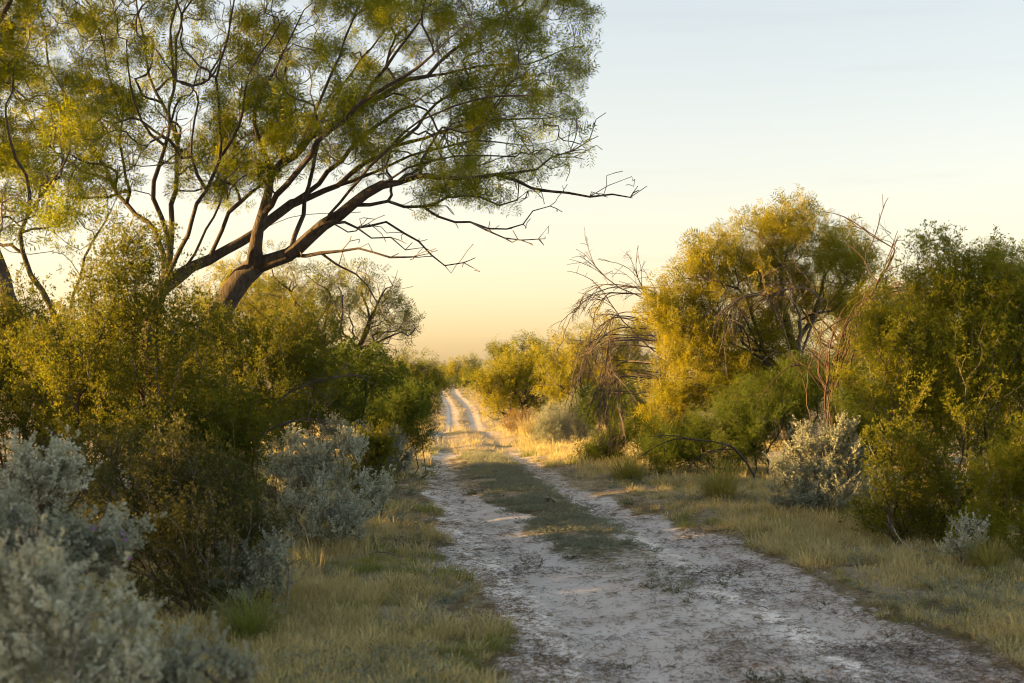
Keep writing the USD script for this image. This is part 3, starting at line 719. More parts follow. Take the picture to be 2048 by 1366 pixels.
# ------------------------------------------------------------------ bushes and trees, left side
G_OFF = 'trees outside the left edge'
PL = [
    # name, label, category, style, base px, depth, blobs, targets, sprays, seed, kwargs
    ('shrub', 'tall leafy shrub in front of the big mesquite trunk, its green top against the sky', 'shrub', 'brush', 285, 11.0, [(275, 560, 115, 115, 0, None), (330, 700, 170, 130, .2, None), (180, 720, 150, 130, -.2, None), (270, 840, 220, 120, 0, None)], 520, 2.6, 101, dict(stems=7, spread=.45)),
    ('shrub', 'orange-lit olive shrub under the dark leaning trunk at the left edge', 'shrub', 'brush', 60, 12.2, [(40, 690, 130, 130, 0, None), (90, 800, 170, 120, 0, None), (-60, 760, 140, 150, 0, None)], 330, 2.8, 102, dict(stems=6, spread=.4)),
    ('shrub', 'rounded green-gold shrub right of the big mesquite trunk base', 'shrub', 'brush', 520, 13.6, [(520, 760, 150, 110, 0, None), (600, 720, 100, 90, .3, None), (470, 860, 150, 90, -.2, None), (445, 690, 80, 75, 0, None)], 420, 3.0, 103, dict(stems=6, spread=.4)),
    ('shrub', 'dark olive shrub low between the sage at the left edge and the large silver sage', 'shrub', 'brush', 420, 9.0, [(330, 930, 70, 80, 0, None), (420, 970, 80, 70, .3, None), (390, 1070, 120, 90, -.1, None), (270, 1050, 130, 120, .2, None), (400, 1180, 160, 50, 0, None), (500, 1060, 75, 70, .2, None), (240, 930, 60, 60, .5, None)], 600, 2.3, 104, dict(leaf='leaf_dark', scale=.85, stems=7, spread=.35)),
    ('shrub', 'dull green shrub with gold-lit tips, just left of the large silver sage', 'shrub', 'brush', 430, 11.2, [(430, 900, 100, 85, 0, None), (490, 860, 70, 60, .1, None), (350, 890, 90, 80, 0, None), (480, 990, 50, 60, 0, None)], 280, 3.0, 121, dict(stems=6, spread=.35, scale=.9)),
    ('shrub', 'low blue-grey shrub at the edge of the dry grass left of the road', 'shrub', 'sageblue', 540, 8.9, [(545, 1135, 60, 50, 0, None), (470, 1150, 70, 60, .1, None)], 90, 3.6, 105, dict(stems=5, spread=.2)),
    ('sage_bush', 'large pale silver sage bush left of the road', 'sage', 'sage', 640, 12.6, [(600, 930, 90, 70, .1, None), (680, 900, 60, 50, 0, None), (560, 990, 75, 90, .1, None), (650, 1020, 95, 70, -.2, None), (735, 985, 50, 35, -.1, None), (700, 1040, 70, 45, -.2, None)], 430, 3.8, 106, dict(stems=9, spread=.4)),
    ('sage_bush', 'sunlit warm-tinted sage bush at the left edge', 'sage', 'sage', 70, 7.4, [(60, 945, 60, 65, 0, None), (130, 950, 40, 45, .1, None), (10, 1015, 65, 60, 0, None)], 190, 3.4, 107, dict(stems=6, spread=.25)),
    ('sage_bush', 'blurred grey-green sage bush in the middle of the left edge with a few purple flowers', 'sage', 'sageblue', 150, 6.3, [(120, 1110, 90, 65, 0, None), (215, 1100, 60, 65, .1, None), (10, 1080, 65, 70, .1, None)], 190, 3.6, 108, dict(stems=6, spread=.25)),
    ('sage_bush', 'nearest pale sage bush filling the bottom left corner', 'sage', 'sage', 40, 4.7, [(60, 1180, 110, 80, 0, None), (170, 1240, 130, 90, 0, None), (20, 1330, 120, 90, -.1, None), (-60, 1200, 90, 120, 0, None), (200, 1370, 120, 80, -.1, None)], 250, 3.6, 109, dict(stems=7, spread=.2, scale=.8)),
    ('sage_bush', 'low bluish sage bush at the bottom edge beside the grass', 'sage', 'sageblue', 385, 4.9, [(390, 1320, 80, 50, 0, None), (330, 1370, 90, 50, -.1, None), (470, 1350, 50, 40, .1, None)], 110, 3.4, 110, dict(stems=6, spread=.15, scale=.75)),
    ('shrub', 'small yellow-green shrub tucked behind the large silver sage', 'shrub', 'green', 745, 15.2, [(750, 905, 55, 50, 0, None), (735, 960, 60, 50, 0, None)], 110, 3.2, 111, dict(stems=5, spread=.2, leaf='leaf_olive', scale=.8)),
    ('sage_bush', 'small blue-green sage bush at the road edge behind the large silver sage', 'sage', 'sageblue', 780, 18.5, [(785, 905, 45, 45, 0, None), (755, 930, 45, 40, 0, None), (690, 870, 60, 30, .5, None)], 120, 4, 112, dict(stems=5, spread=.25)),
    ('shrub', 'bright green shrub behind the large silver sage', 'shrub', 'green', 690, 20.0, [(660, 790, 110, 80, 0, None), (720, 750, 70, 70, .2, None), (600, 840, 90, 60, -.2, None)], 300, 3.2, 113, dict(stems=6, spread=.4)),
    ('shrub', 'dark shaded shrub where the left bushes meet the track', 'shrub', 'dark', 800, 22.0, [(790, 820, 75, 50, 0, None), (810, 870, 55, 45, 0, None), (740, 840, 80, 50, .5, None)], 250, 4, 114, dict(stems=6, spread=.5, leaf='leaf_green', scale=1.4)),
    ('shrub', 'wide dark green shrub behind the bright green one', 'shrub', 'green', 740, 26.0, [(740, 770, 110, 60, 0, None), (800, 790, 60, 50, 0, None), (650, 760, 90, 60, 0, None)], 260, 3.6, 115, dict(stems=6, spread=.6, scale=1.3)),
    ('mesquite_tree', 'slender open mesquite leaning over the left bushes, sky showing through', 'tree', 'mesquite', 700, 28.0, [(740, 610, 95, 80, 0, None), (790, 660, 55, 45, 0, None), (670, 570, 85, 45, .5, None), (600, 620, 100, 80, 0, None), (700, 690, 110, 50, 0, None), (560, 560, 90, 60, .5, None)], 620, 1.05, 116, dict(trunk=[[(700, 900, 0), (690, 780, 0), (715, 700, 0), (740, 640, 0), (770, 570, 0)], [(690, 780, 0), (640, 690, .3), (600, 620, .5)], [(715, 700, 0), (770, 665, -.3), (815, 640, -.4)]], R=.14, scale=1.35, leaf='leaf_olive')),
    ('mesquite_tree', 'gold-topped round mesquite overhanging the left edge of the far track', 'tree', 'huisache', 822, 62, [(830, 755, 62, 38, 0, 2.0), (790, 745, 45, 30, .5, None), (862, 770, 24, 16, 0, None)], 420, 3.6, 117, dict(trunk=[[(825, 850, 0), (822, 800, 0), (815, 770, 0)], [(822, 800, 0), (850, 790, 0)]], R=.12, scale=2.04, leaf='leaf_olive')),
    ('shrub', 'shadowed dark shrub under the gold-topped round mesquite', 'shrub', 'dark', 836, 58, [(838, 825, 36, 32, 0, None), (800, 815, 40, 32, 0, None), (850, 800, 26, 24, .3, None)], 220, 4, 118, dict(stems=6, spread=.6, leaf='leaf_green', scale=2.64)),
    ('mesquite_tree', 'hazy olive mesquite far behind the left thicket', 'tree', 'mesquite', 560, 34.0, [(560, 640, 110, 90, 0, None), (480, 600, 90, 80, 0, None), (420, 660, 90, 80, 0, None)], 420, 1.9, 119, dict(trunk=[[(560, 880, 0), (555, 740, 0), (560, 660, 0)], [(555, 740, 0), (490, 650, 0), (450, 620, 0)]], R=.14, scale=1.6, leaf='leaf_yellow')),
    ('shrub', 'broad olive thicket shrub behind the left edge bushes', 'shrub', 'brush', 130, 17.5, [(150, 710, 190, 80, 0, None), (0, 720, 130, 90, 0, None), (300, 740, 150, 80, 0, None)], 380, 2.6, 120, dict(stems=7, spread=.7, scale=1.3)),
    # ---- right side
    ('shrub', 'dark shrub filling the gap behind the right-hand sage', 'shrub', 'dark', 1735, 18.0, [(1735, 830, 75, 90, 0, None), (1800, 860, 80, 80, .2, None), (1700, 900, 60, 50, 0, None)], 240, 3.4, 222, dict(stems=6, spread=.4, leaf='leaf_green', scale=1.2)),
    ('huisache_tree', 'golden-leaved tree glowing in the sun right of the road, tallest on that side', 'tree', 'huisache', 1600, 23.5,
     [(1575, 460, 75, 70, 0, None), (1500, 520, 110, 80, 0, None), (1400, 550, 70, 70, -.3, None), (1600, 570, 130, 90, .3, None), (1370, 660, 75, 80, -.4, None), (1470, 670, 130, 90, -.2, None), (1400, 770, 100, 80, -.6, None), (1530, 760, 120, 80, 0, None), (1340, 850, 70, 60, -.8, None, .6), (1320, 610, 35, 45, -.4, None), (1700, 520, 60, 70, .3, None, .4)],
     1500, 3.3, 201, dict(trunk=[[(1600, 920, 0), (1600, 800, 0), (1590, 700, 0), (1560, 600, 0), (1565, 480, .2)], [(1600, 800, 0), (1530, 720, -.4), (1480, 620, -.6), (1420, 540, -.8)], [(1530, 720, -.4), (1470, 690, -.8), (1400, 660, -1.0), (1340, 640, -1.2)], [(1600, 830, 0), (1520, 800, -.6), (1450, 770, -1.2), (1370, 790, -1.4)], [(1590, 700, 0), (1640, 590, .5), (1660, 480, .6)]], R=.13, scale=1.15, shell=2.0)),
    ('mesquite_tree', 'thin mesquite with a bare crooked top standing just behind the golden tree', 'tree', 'mesquite', 1690, 27.0, [(1690, 500, 55, 60, 0, None), (1720, 600, 60, 70, 0, None), (1650, 640, 60, 70, 0, None)], 220, 1.1, 202, dict(trunk=[[(1680, 900, 0), (1665, 760, 0), (1690, 640, 0), (1680, 560, 0), (1650, 470, 0), (1622, 395, 0)], [(1690, 640, 0), (1730, 560, 0), (1700, 480, 0)]], R=.10, scale=1.4, leaf='leaf_olive')),
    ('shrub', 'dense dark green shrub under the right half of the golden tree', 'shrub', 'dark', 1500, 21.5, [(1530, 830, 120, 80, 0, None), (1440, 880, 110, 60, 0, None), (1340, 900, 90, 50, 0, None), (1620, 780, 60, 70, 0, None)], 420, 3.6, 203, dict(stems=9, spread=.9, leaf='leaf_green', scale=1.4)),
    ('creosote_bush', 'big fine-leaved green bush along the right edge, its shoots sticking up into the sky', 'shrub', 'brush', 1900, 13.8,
     [(1880, 560, 75, 70, .1, None), (1960, 600, 110, 90, 0, None), (1820, 660, 100, 100, 0, None), (2050, 620, 110, 110, .1, None), (1930, 720, 160, 120, -.1, None), (1775, 750, 90, 95, -.2, None), (1750, 660, 55, 60, 0, None, .6), (1860, 830, 140, 80, -.2, None), (2060, 770, 130, 120, 0, None), (1890, 500, 25, 35, 0, None, .7), (1855, 490, 20, 25, 0, None, .5), (1990, 520, 40, 30, 0, None, .7), (1960, 900, 120, 60, 0, None, .6)],
     1250, 3.5, 204, dict(leaf='leaf_gold', stems=11, spread=.6)),
    ('shrub', 'second gold-green bush behind the big right bush at the picture edge', 'shrub', 'brush', 2010, 16.5, [(2010, 690, 120, 130, 0, None), (2080, 800, 120, 120, 0, None), (1900, 780, 120, 90, .3, None), (1850, 700, 90, 90, .3, None)], 420, 3.0, 223, dict(stems=8, spread=.6, leaf='leaf_gold', scale=1.15)),
    ('sage_bush', 'silver sage bush with upright plumes at the foot of the right bushes', 'sage', 'sageblue', 1640, 15.6, [(1645, 900, 85, 65, 0, None), (1570, 945, 55, 36, -.2, None), (1670, 985, 100, 48, -.2, None), (1595, 1000, 65, 34, -.3, None), (1710, 930, 50, 45, .1, None)], 400, 3.3, 205, dict(stems=9, spread=.35)),
    ('shrub', 'yellow-green straggly shrub below the big right bush', 'shrub', 'green', 1850, 12.6, [(1830, 960, 100, 60, 0, None), (1900, 1000, 90, 60, 0, None), (1790, 900, 80, 50, .2, None), (1790, 1030, 95, 45, .1, None), (1880, 1050, 90, 40, .1, None)], 320, 3.3, 206, dict(stems=7, spread=.35, leaf='leaf_olive', scale=.8)),
    ('shrub', 'olive shrub low in the right corner of the bushes', 'shrub', 'brush', 2030, 11.4, [(2020, 980, 90, 80, 0, None), (2010, 1060, 100, 50, 0, None), (2090, 940, 80, 110, 0, None)], 260, 3.4, 207, dict(leaf='leaf_gold', stems=7, spread=.35, scale=.8)),
    ('sage_bush', 'small sparse sage with thin pale upright plumes beside the dry grass at the right', 'sage', 'sage', 1930, 11.2, [(1945, 1060, 35, 40, 0, None), (1900, 1095, 35, 20, -.1, None)], 60, 2.0, 208, dict(stems=5, spread=.12, scale=.8)),
    ('shrub', 'small dark rounded shrub at the road edge under the dead branches', 'shrub', 'dark', 1195, 26.5, [(1195, 905, 32, 28, 0, None), (1225, 890, 35, 35, .3, None)], 110, 4, 209, dict(stems=5, spread=.3, leaf='leaf_green', scale=1.3)),
    ('shrub', 'dark olive shrub below the drooping dead branches', 'shrub', 'dark', 1260, 27.5, [(1260, 830, 70, 60, 0, None), (1200, 810, 50, 50, .5, None), (1310, 860, 50, 50, -.5, None)], 240, 3.6, 210, dict(stems=6, spread=.5, leaf='leaf_green', scale=1.5)),
    ('shrub', 'grey-green feathery shrub beside the track behind the dead branches', 'shrub', 'grey', 1130, 40, [(1130, 850, 55, 40, 0, None), (1170, 830, 50, 45, .4, None), (1100, 865, 35, 28, -.3, None)], 240, 3.6, 211, dict(stems=6, spread=.5, scale=1.98)),
    ('shrub', 'straw-coloured dry shrub at the bend of the road', 'shrub', 'sere', 1040, 48, [(1040, 850, 32, 22, 0, None), (1070, 860, 28, 20, -.2, None)], 120, 3.2, 212, dict(stems=6, spread=.4, scale=2.07)),
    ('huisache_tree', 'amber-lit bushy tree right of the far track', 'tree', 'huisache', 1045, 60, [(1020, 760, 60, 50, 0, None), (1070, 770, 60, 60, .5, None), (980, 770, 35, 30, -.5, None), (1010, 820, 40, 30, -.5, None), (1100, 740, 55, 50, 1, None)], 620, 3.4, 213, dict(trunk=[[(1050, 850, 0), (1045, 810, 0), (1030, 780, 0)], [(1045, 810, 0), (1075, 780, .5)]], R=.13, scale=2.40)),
    ('mesquite_tree', 'mesquite with small separate leaf tufts rising above the amber tree', 'tree', 'mesquite', 1030, 78, [(985, 705, 20, 18, 0, None), (1015, 700, 16, 20, 0, None), (1045, 690, 18, 16, 0, None), (1030, 730, 50, 30, 0, None), (1075, 700, 24, 22, 0, None)], 200, 1.7, 214, dict(trunk=[[(1030, 850, 0), (1030, 780, 0), (1028, 740, 0)], [(1030, 780, 0), (1050, 730, 0), (1045, 695, 0)], [(1030, 780, 0), (1000, 740, 0), (987, 712, 0)]], R=.11, scale=2.86, leaf='leaf_olive')),
    ('mesquite_tree', 'olive mesquite behind the drooping dead branches', 'tree', 'mesquite', 1160, 50, [(1150, 700, 45, 50, 0, None), (1200, 690, 50, 60, 0, None), (1120, 760, 60, 50, 0, None), (1260, 700, 60, 60, 0, None), (1220, 770, 80, 50, 0, None)], 430, 2.0, 215, dict(trunk=[[(1165, 860, 0), (1165, 790, 0), (1150, 730, 0)], [(1165, 790, 0), (1210, 740, 0), (1220, 690, 0)]], R=.12, scale=2.18, leaf='leaf_yellow')),
    ('mesquite_tree', 'pale mesquite top showing over the big right bush', 'tree', 'mesquite', 2000, 24.0, [(1990, 530, 45, 45, 0, None), (2060, 560, 60, 60, 0, None), (1900, 600, 90, 60, 0, None)], 180, 1.6, 216, dict(trunk=[[(2000, 930, 0), (2000, 700, 0), (1995, 580, 0)]], R=.10, scale=1.3, leaf='leaf_olive')),
    ('huisache_tree', 'half-hidden gold-green tree between the golden tree and the big right bush', 'tree', 'huisache', 1790, 25.5, [(1780, 640, 90, 70, 0, None), (1740, 720, 80, 70, 0, None), (1830, 700, 100, 80, 0, None)], 320, 3.2, 217, dict(trunk=[[(1790, 930, 0), (1785, 760, 0), (1775, 660, 0)]], R=.10, scale=1.3, leaf='leaf_olive')),
    ('mesquite_tree', 'far tree with a pale trunk at the end of the road', 'tree', 'mesquite', 915, 205, [(918, 745, 22, 16, 0, 2), (905, 740, 12, 10, 0, None), (915, 726, 10, 9, 0, None)], 120, 2.8, 218, dict(trunk=[[(912, 776, 0), (912, 758, 0), (916, 742, 0)]], R=.17, scale=6.30, leaf='leaf_yellow', drawn=4)),
    ('mesquite_tree', 'far tree with a forked top right of the pale-trunked one', 'tree', 'mesquite', 938, 212, [(936, 742, 17, 14, 0, 2), (930, 727, 8, 8, 0, None), (942, 727, 9, 9, 0, None), (950, 752, 18, 14, 0, None)], 120, 2.6, 219, dict(trunk=[[(938, 776, 0), (936, 755, 0), (932, 735, 0)], [(936, 755, 0), (943, 735, 0)]], R=.17, scale=6.30, leaf='leaf_olive', drawn=4)),
    ('mesquite_tree', 'small far tree left of the pale-trunked one', 'tree', 'mesquite', 890, 214, [(890, 752, 18, 13, 0, 2), (876, 748, 14, 14, 0, None)], 90, 2.8, 220, dict(trunk=[[(890, 776, 0), (890, 756, 0)]], R=.15, scale=6.30, leaf='leaf_olive', drawn=3)),
    ('shrub', 'row of dark low scrub under the far trees at the end of the road', 'shrub', 'dark', 930, 202, [(945, 766, 16, 8, 0, 2), (925, 768, 16, 7, 0, 2), (890, 767, 18, 8, 0, 2)], 120, 3.5, 221, dict(stems=5, spread=1.5, scale=6.75, leaf='leaf_green', drawn=3)),
    # ---- what stands left of the picture and shades the road
    ('mesquite_tree', 'bushy mesquite outside the left edge', 'tree', 'green', -1900, 7.0, [(-1900, 600, 800, 600, 0, 1.6)], 260, 3, 301, dict(scale=1.8, stems=6, spread=.5, group=G_OFF)),
    ('mesquite_tree', 'bushy mesquite outside the left edge', 'tree', 'green', -4600, 5.0, [(-4600, 600, 1600, 850, 0, 2.2)], 260, 3, 304, dict(scale=2.0, stems=6, spread=.5, group=G_OFF)),
    ('shrub', 'low thicket shrub outside the left edge', 'shrub', 'green', -2389, 7.5, [(-2389, 969, 758, 446, 0, 1.9)], 140, 3.4, 311, dict(scale=1.6, stems=6, spread=.6, group='shrubs outside the left edge')),
    ('shrub', 'low thicket shrub outside the left edge', 'shrub', 'green', -1912, 9.3, [(-1912, 919, 612, 368, 0, 1.9)], 140, 3.4, 316, dict(scale=1.6, stems=6, spread=.6, group='shrubs outside the left edge')),
    ('shrub', 'low thicket shrub outside the left edge', 'shrub', 'green', -1561, 11, [(-1561, 879, 517, 326, 0, 1.9)], 140, 3.4, 312, dict(scale=1.6, stems=6, spread=.6, group='shrubs outside the left edge')),
    ('shrub', 'low thicket shrub outside the left edge', 'shrub', 'green', -1265, 12.8, [(-1265, 861, 444, 280, 0, 1.9)], 140, 3.4, 317, dict(scale=1.6, stems=6, spread=.6, group='shrubs outside the left edge')),
    ('shrub', 'low thicket shrub outside the left edge', 'shrub', 'green', -1035, 14.5, [(-1035, 842, 392, 253, 0, 1.9)], 140, 3.4, 313, dict(scale=1.6, stems=6, spread=.6, group='shrubs outside the left edge')),
    ('shrub', 'low thicket shrub outside the left edge', 'shrub', 'green', -872, 16.5, [(-872, 826, 345, 227, 0, 1.9)], 140, 3.4, 318, dict(scale=1.6, stems=6, spread=.6, group='shrubs outside the left edge')),
    ('shrub', 'low thicket shrub outside the left edge', 'shrub', 'green', -744, 18.5, [(-744, 814, 307, 207, 0, 1.9)], 140, 3.4, 314, dict(scale=1.6, stems=6, spread=.6, group='shrubs outside the left edge')),
    ('shrub', 'low thicket shrub outside the left edge', 'shrub', 'green', -617, 20.8, [(-617, 800, 273, 191, 0, 1.9)], 140, 3.4, 319, dict(scale=1.6, stems=6, spread=.6, group='shrubs outside the left edge')),
    ('shrub', 'low thicket shrub outside the left edge', 'shrub', 'green', -522, 23, [(-522, 794, 247, 173, 0, 1.9)], 140, 3.4, 315, dict(scale=1.6, stems=6, spread=.6, group='shrubs outside the left edge')),
    ('shrub', 'low thicket shrub outside the left edge', 'shrub', 'green', -443, 25.2, [(-443, 796, 226, 152, 0, 1.9)], 140, 3.4, 320, dict(scale=1.6, stems=6, spread=.6, group='shrubs outside the left edge')),
]
for name, label, cat, style, base, d, blobs, n, ns, seed, kw in PL:
    made = plant(name, label, cat, style, base, d, blobs, n, ns, seed, **kw)
    if 'purple flowers' in label:                       # little five-petalled flowers on the camera side
        rf = np.random.default_rng(seed + 1); o = V3([at(base, 745, d)[0], d, float(height(at(base, 745, d)[0], d))])
        for k in range(9):
            b = blobs[int(rf.integers(len(blobs)))]; u = unit(rf.normal(size=3) * V3([1, .3, .6]) + V3([0, -.7, .5])); dd = d + b[4]
            c = at(b[0], b[1], dd) + u * V3([b[2], b[2] * .8, b[3]]) * dd / FPX * .98 - o
            a = np.arange(5) * 2 * PI / 5; e1 = unit(np.cross(u, UP)); e2 = np.cross(u, e1); dr = np.cos(a)[:, None] * e1 + np.sin(a)[:, None] * e2
            v, f = leaves(np.tile(c, (5, 1)), dr + u * .5, np.cross(dr, u), .014, .011)
            put_mesh(numbered(str(made.GetPath()), 'flower'), v, f, M['petal'])
# ------------------------------------------------------------------ dead arching branches
def dead_shrub(name, label, base, d, arches, n_sprays, seed, wood, droop_twigs=5, R=0.05, drawn=24):
    """Bare arching canes given as polylines, each with hanging side twigs."""
    rng = np.random.default_rng(seed)
    x = at(base, 745, d)[0]; loc = V3([x, d, float(height(x, d))])
    P, par, pl = [loc - UP * .05], [-1], [0.0]
    for line in arches:
        W = [at(px, py, d + dd) for px, py, dd in line]
        A = np.array(P); prev = int(np.linalg.norm(A - W[0], axis=1).argmin())
        ctrl = np.array([P[prev]] + (W if np.linalg.norm(P[prev] - W[0]) > .25 else W[1:])); cum = np.r_[0, np.cumsum(np.linalg.norm(np.diff(ctrl, axis=0), axis=1))]
        f = PchipInterpolator(cum, ctrl); k = max(3, int(cum[-1] / .14)); idx = []
        for s in np.linspace(0, cum[-1], k + 1)[1:]:
            P.append(f(s) + rng.normal(0, .006, 3)); par.append(prev); prev = len(P) - 1; idx.append(prev)
        for t in range(droop_twigs):
            i = idx[int(rng.integers(len(idx) // 4, len(idx)))]; o = P[i]; dr = unit(o - P[par[i]]); pv = i; L = rng.uniform(.25, .9); st = L / 7
            dd = unit(dr + rng.normal(0, .22, 3))
            for s in range(7):
                dd = unit(dd + V3([0, 0, -.11]) + rng.normal(0, .07, 3)); o = o + dd * st
                if o[2] < height(o[0], o[1]) + .03: break
                P.append(o); par.append(pv); pv = len(P) - 1
                if s in (2, 4):
                    e = unit(dd + rng.normal(0, .6, 3)); P.append(o + e * st * 1.3); par.append(pv); P.append(o + e * st * 2.4 - UP * .02); par.append(len(P) - 2)
    P, par = np.array(P), np.array(par)
    prim = thing(name, label, 'dead shrub', loc)
    tips = np.setdiff1d(np.arange(len(P)), par)
    finish(prim, P, par, tips, rng, None, n_sprays, loc, 0.0045, R, wood, wood, drawn, 'branch', 0.9, 'dead', wood, -0.35)
    return prim


ra = np.random.default_rng(77)
ARCH = []
for k in range(24):                                     # canes from the root to the left, arching over and down
    top = ra.uniform(560, 790); end = 1130 + (top - 540) * .28 + ra.uniform(-20, 70); yy = top + ra.uniform(40, 150)
    ARCH.append([(1345 + ra.uniform(-20, 20), 890, ra.uniform(-.3, .3)), (1350 + ra.uniform(-30, 25), (890 + top) / 2 + 20, ra.uniform(-.5, .5)), (1325 + ra.uniform(-20, 10), top + 12, ra.uniform(-.8, .8)), (1230 + ra.uniform(-25, 25), top - 12 + ra.uniform(0, 25), ra.uniform(-1, 1)), (end, yy, ra.uniform(-1.2, 1.2))])
ARCH += [[(1345, 700, 0), (1290, 600, .2), (1240, 575, .3), (1200, 545, .3), (1185, 520, .3)], [(1300, 700, 0), (1245, 640, 0), (1210, 590, .1), (1182, 560, .1)], [(1345, 640, 0), (1285, 575, 0), (1265, 525, 0)]]
dead_shrub('dead_shrub', 'dead brown branches arching left and drooping towards the track', 1345, 26.0, ARCH, 220, 78, 'bark_dead', 7, 0.038, 30)

ARCH2 = []
for k in range(12):                                     # a tangle of dead stems, upright below and thrown over to the right
    x0 = 1640 + ra.uniform(-15, 70); w = ra.uniform(0, 1)
    ARCH2.append([(x0, 930, ra.uniform(-.2, .2)), (x0 - 25 * (1 - w) + ra.uniform(-12, 12), 790, ra.uniform(-.3, .3)), (x0 + 20 * w + ra.uniform(-10, 20), 690 + ra.uniform(-30, 20), ra.uniform(-.4, .4)), (1700 + 50 * w + ra.uniform(-20, 20), 620 - 30 * w + ra.uniform(-20, 20), ra.uniform(-.5, .5)), (1770 + 40 * w + ra.uniform(-20, 25), 570 + ra.uniform(-15, 25), ra.uniform(-.5, .5)), (1830 + ra.uniform(-30, 30), 600 + ra.uniform(-20, 60), ra.uniform(-.5, .5))])
for k in range(9):
    x0 = 1640 + ra.uniform(-10, 60)
    ARCH2.append([(x0, 930, 0), (x0 + ra.uniform(-20, 20), 800, ra.uniform(-.2, .2)), (x0 + ra.uniform(-25, 5), 740, ra.uniform(-.2, .2)), (x0 + ra.uniform(-40, 40), 660 + ra.uniform(-20, 50), ra.uniform(-.3, .3))])
ARCH2 += [[(1650, 790, 0), (1622, 745, -.2), (1612, 715, -.2), (1585, 728, -.3)], [(1720, 640, 0), (1760, 560, 0), (1790, 490, .2), (1770, 462, .2)], [(1760, 560, 0), (1730, 510, .1), (1755, 480, .1), (1800, 500, .2)], [(1790, 490, .2), (1740, 470, .2)]]
dead_shrub('dead_shrub', 'tangle of reddish dead stems lit orange between the golden tree and the big right bush', 1665, 18.5, ARCH2, 16, 79, 'bark_red', 2, 0.030, 40)
DROOP3 = [[(1600, 900, 0), (1590, 760, 0), (1560, 640, 0), (1520, 585, 0), (1470, 600, -.2), (1440, 625, -.2)], [(1590, 760, 0), (1600, 640, 0), (1570, 590, 0), (1500, 590, 0), (1450, 650, -.2)], [(1590, 760, 0), (1620, 660, .2), (1640, 600, .2), (1600, 575, 0), (1520, 600, 0), (1480, 640, 0)]]
dead_shrub('dead_branches', 'dead grey twigs hanging inside the crown of the golden tree', 1600, 22.6, DROOP3, 60, 80, 'bark_dead', 14, 0.03, 8)
# a fallen branch low in the left bushes, and one under the golden tree
dead_shrub('dead_branch', 'bare dark branch sticking out of the left bushes above the silver sage', 470, 13.0, [[(480, 960, 0), (515, 880, -.4), (560, 850, -.5), (610, 838, -.5)], [(515, 880, -.4), (560, 800, -.6), (610, 770, -.6)]], 6, 81, 'bark_dark', 1, 0.016, 6)
dead_shrub('dead_branch', 'thin dark branch reaching out low under the golden tree', 1510, 20.3, [[(1500, 935, 0), (1460, 898, -.3), (1428, 903, -.5), (1390, 920, -.6), (1352, 938, -.6)], [(1460, 898, -.3), (1410, 880, -.4), (1345, 878, -.5)]], 8, 82, 'bark_dark', 2, 0.018, 6)

# ------------------------------------------------------------------ grass and weeds
TUFTS = {}


def tufts(kind):
    if kind not in TUFTS:
        rng = np.random.default_rng(sum(map(ord, kind)))
        spec = dict(dry=(40, .105, .6, .0030, .05, .5, .25), green=(40, .085, .75, .0036, .055, .5, 0), bunch=(150, .60, .75, .0055, .12, .6, .25), tall=(14, .5, .35, .005, .05, .3, .5))[kind]
        TUFTS[kind] = [grass_tuft(rng, *spec) for _ in range(4)]
    return TUFTS[kind]


def field(rng, n, y0, y1, t0, t1, keep):
    """Points on the ground, denser near the camera (even in the picture); keep(x, y, t) gives the chance."""
    u = rng.uniform(size=n * 6); y = 1 / (1 / y0 + u * (1 / y1 - 1 / y0)); t = rng.uniform(t0, t1, n * 6); x = t + _xc(y)
    k = rng.uniform(size=n * 6) < keep(x, y, t)
    x, y = x[k][:n], y[k][:n]
    return np.stack([x, y, height(x, y)], 1)


def dryness(x, y):
    return fbm2(x, y, 0.8, 3, 51)


def grass_stuff(name, label, cat, kind, mat, n, seed, y0, y1, t0, t1, keep, size=1.0, grow_far=0.03):
    rng = np.random.default_rng(seed)
    p = field(rng, n, y0, y1, t0, t1, keep)
    pr = [('tuft', v, f, M[mat]) for v, f in tufts(kind)]
    sc = size * rng.uniform(.6, 1.35, len(p)) * (1 + grow_far * np.clip(p[:, 1] - 10, 0, 60)) * (0.55 + 0.95 * vnoise(p * V3([.9, 1.3, 0]), 3))
    ax = unit(UP + rng.normal(0, .12, (len(p), 3)))
    scatter('/World/' + name, pr, p, ax, rng.uniform(0, 2 * PI, len(p)), np.stack([sc * 1.1, sc * 1.1, sc], 1), rng.integers(0, len(pr), len(p)))
    return tag(stage.GetPrimAtPath('/World/' + name), label, cat, kind='stuff')


off = lambda x, y, t: (1 - smooth(.03, .50, soil_mask(x, y))) ** 1.5 * (.30 + .70 * smooth(1.2, 2.1, np.abs(t))) * (.25 + .75 * np.maximum(smooth(.40, .58, fbm2(x, y, 1.7, 3, 88)), smooth(1.8, 3.0, np.abs(t)) * .8))
grass_stuff('dry_grass', 'short straw-coloured grass on both verges of the dirt road', 'grass', 'dry', 'grass_dry', 19000, 61, 4.5, 42, -5.0, 5.5, lambda x, y, t: off(x, y, t) * smooth(.26, .44, dryness(x, y)) * (np.abs(t) > .9))
grass_stuff('green_grass', 'short green grass mixed into the dry verges and the middle of the road', 'grass', 'green', 'grass_green', 14000, 62, 4.5, 44, -5.0, 5.5, lambda x, y, t: off(x, y, t) * (.10 + .90 * smooth(.44, .28, dryness(x, y))) * np.where(np.abs(t) < .9, .62 * smooth(15, 19, y) * smooth(.46, .64, fbm2(x, y, 1.1, 3, 77)) * smooth(.75, .2, np.abs(t - .05)), 1))
grass_stuff('far_grass', 'pale dry grass beside the far end of the road', 'grass', 'dry', 'grass_dry', 8000, 63, 36, 220, -9, 9, lambda x, y, t: off(x, y, t) * np.where(np.abs(t) < .9, .35, 1), 1.3, 0.02)


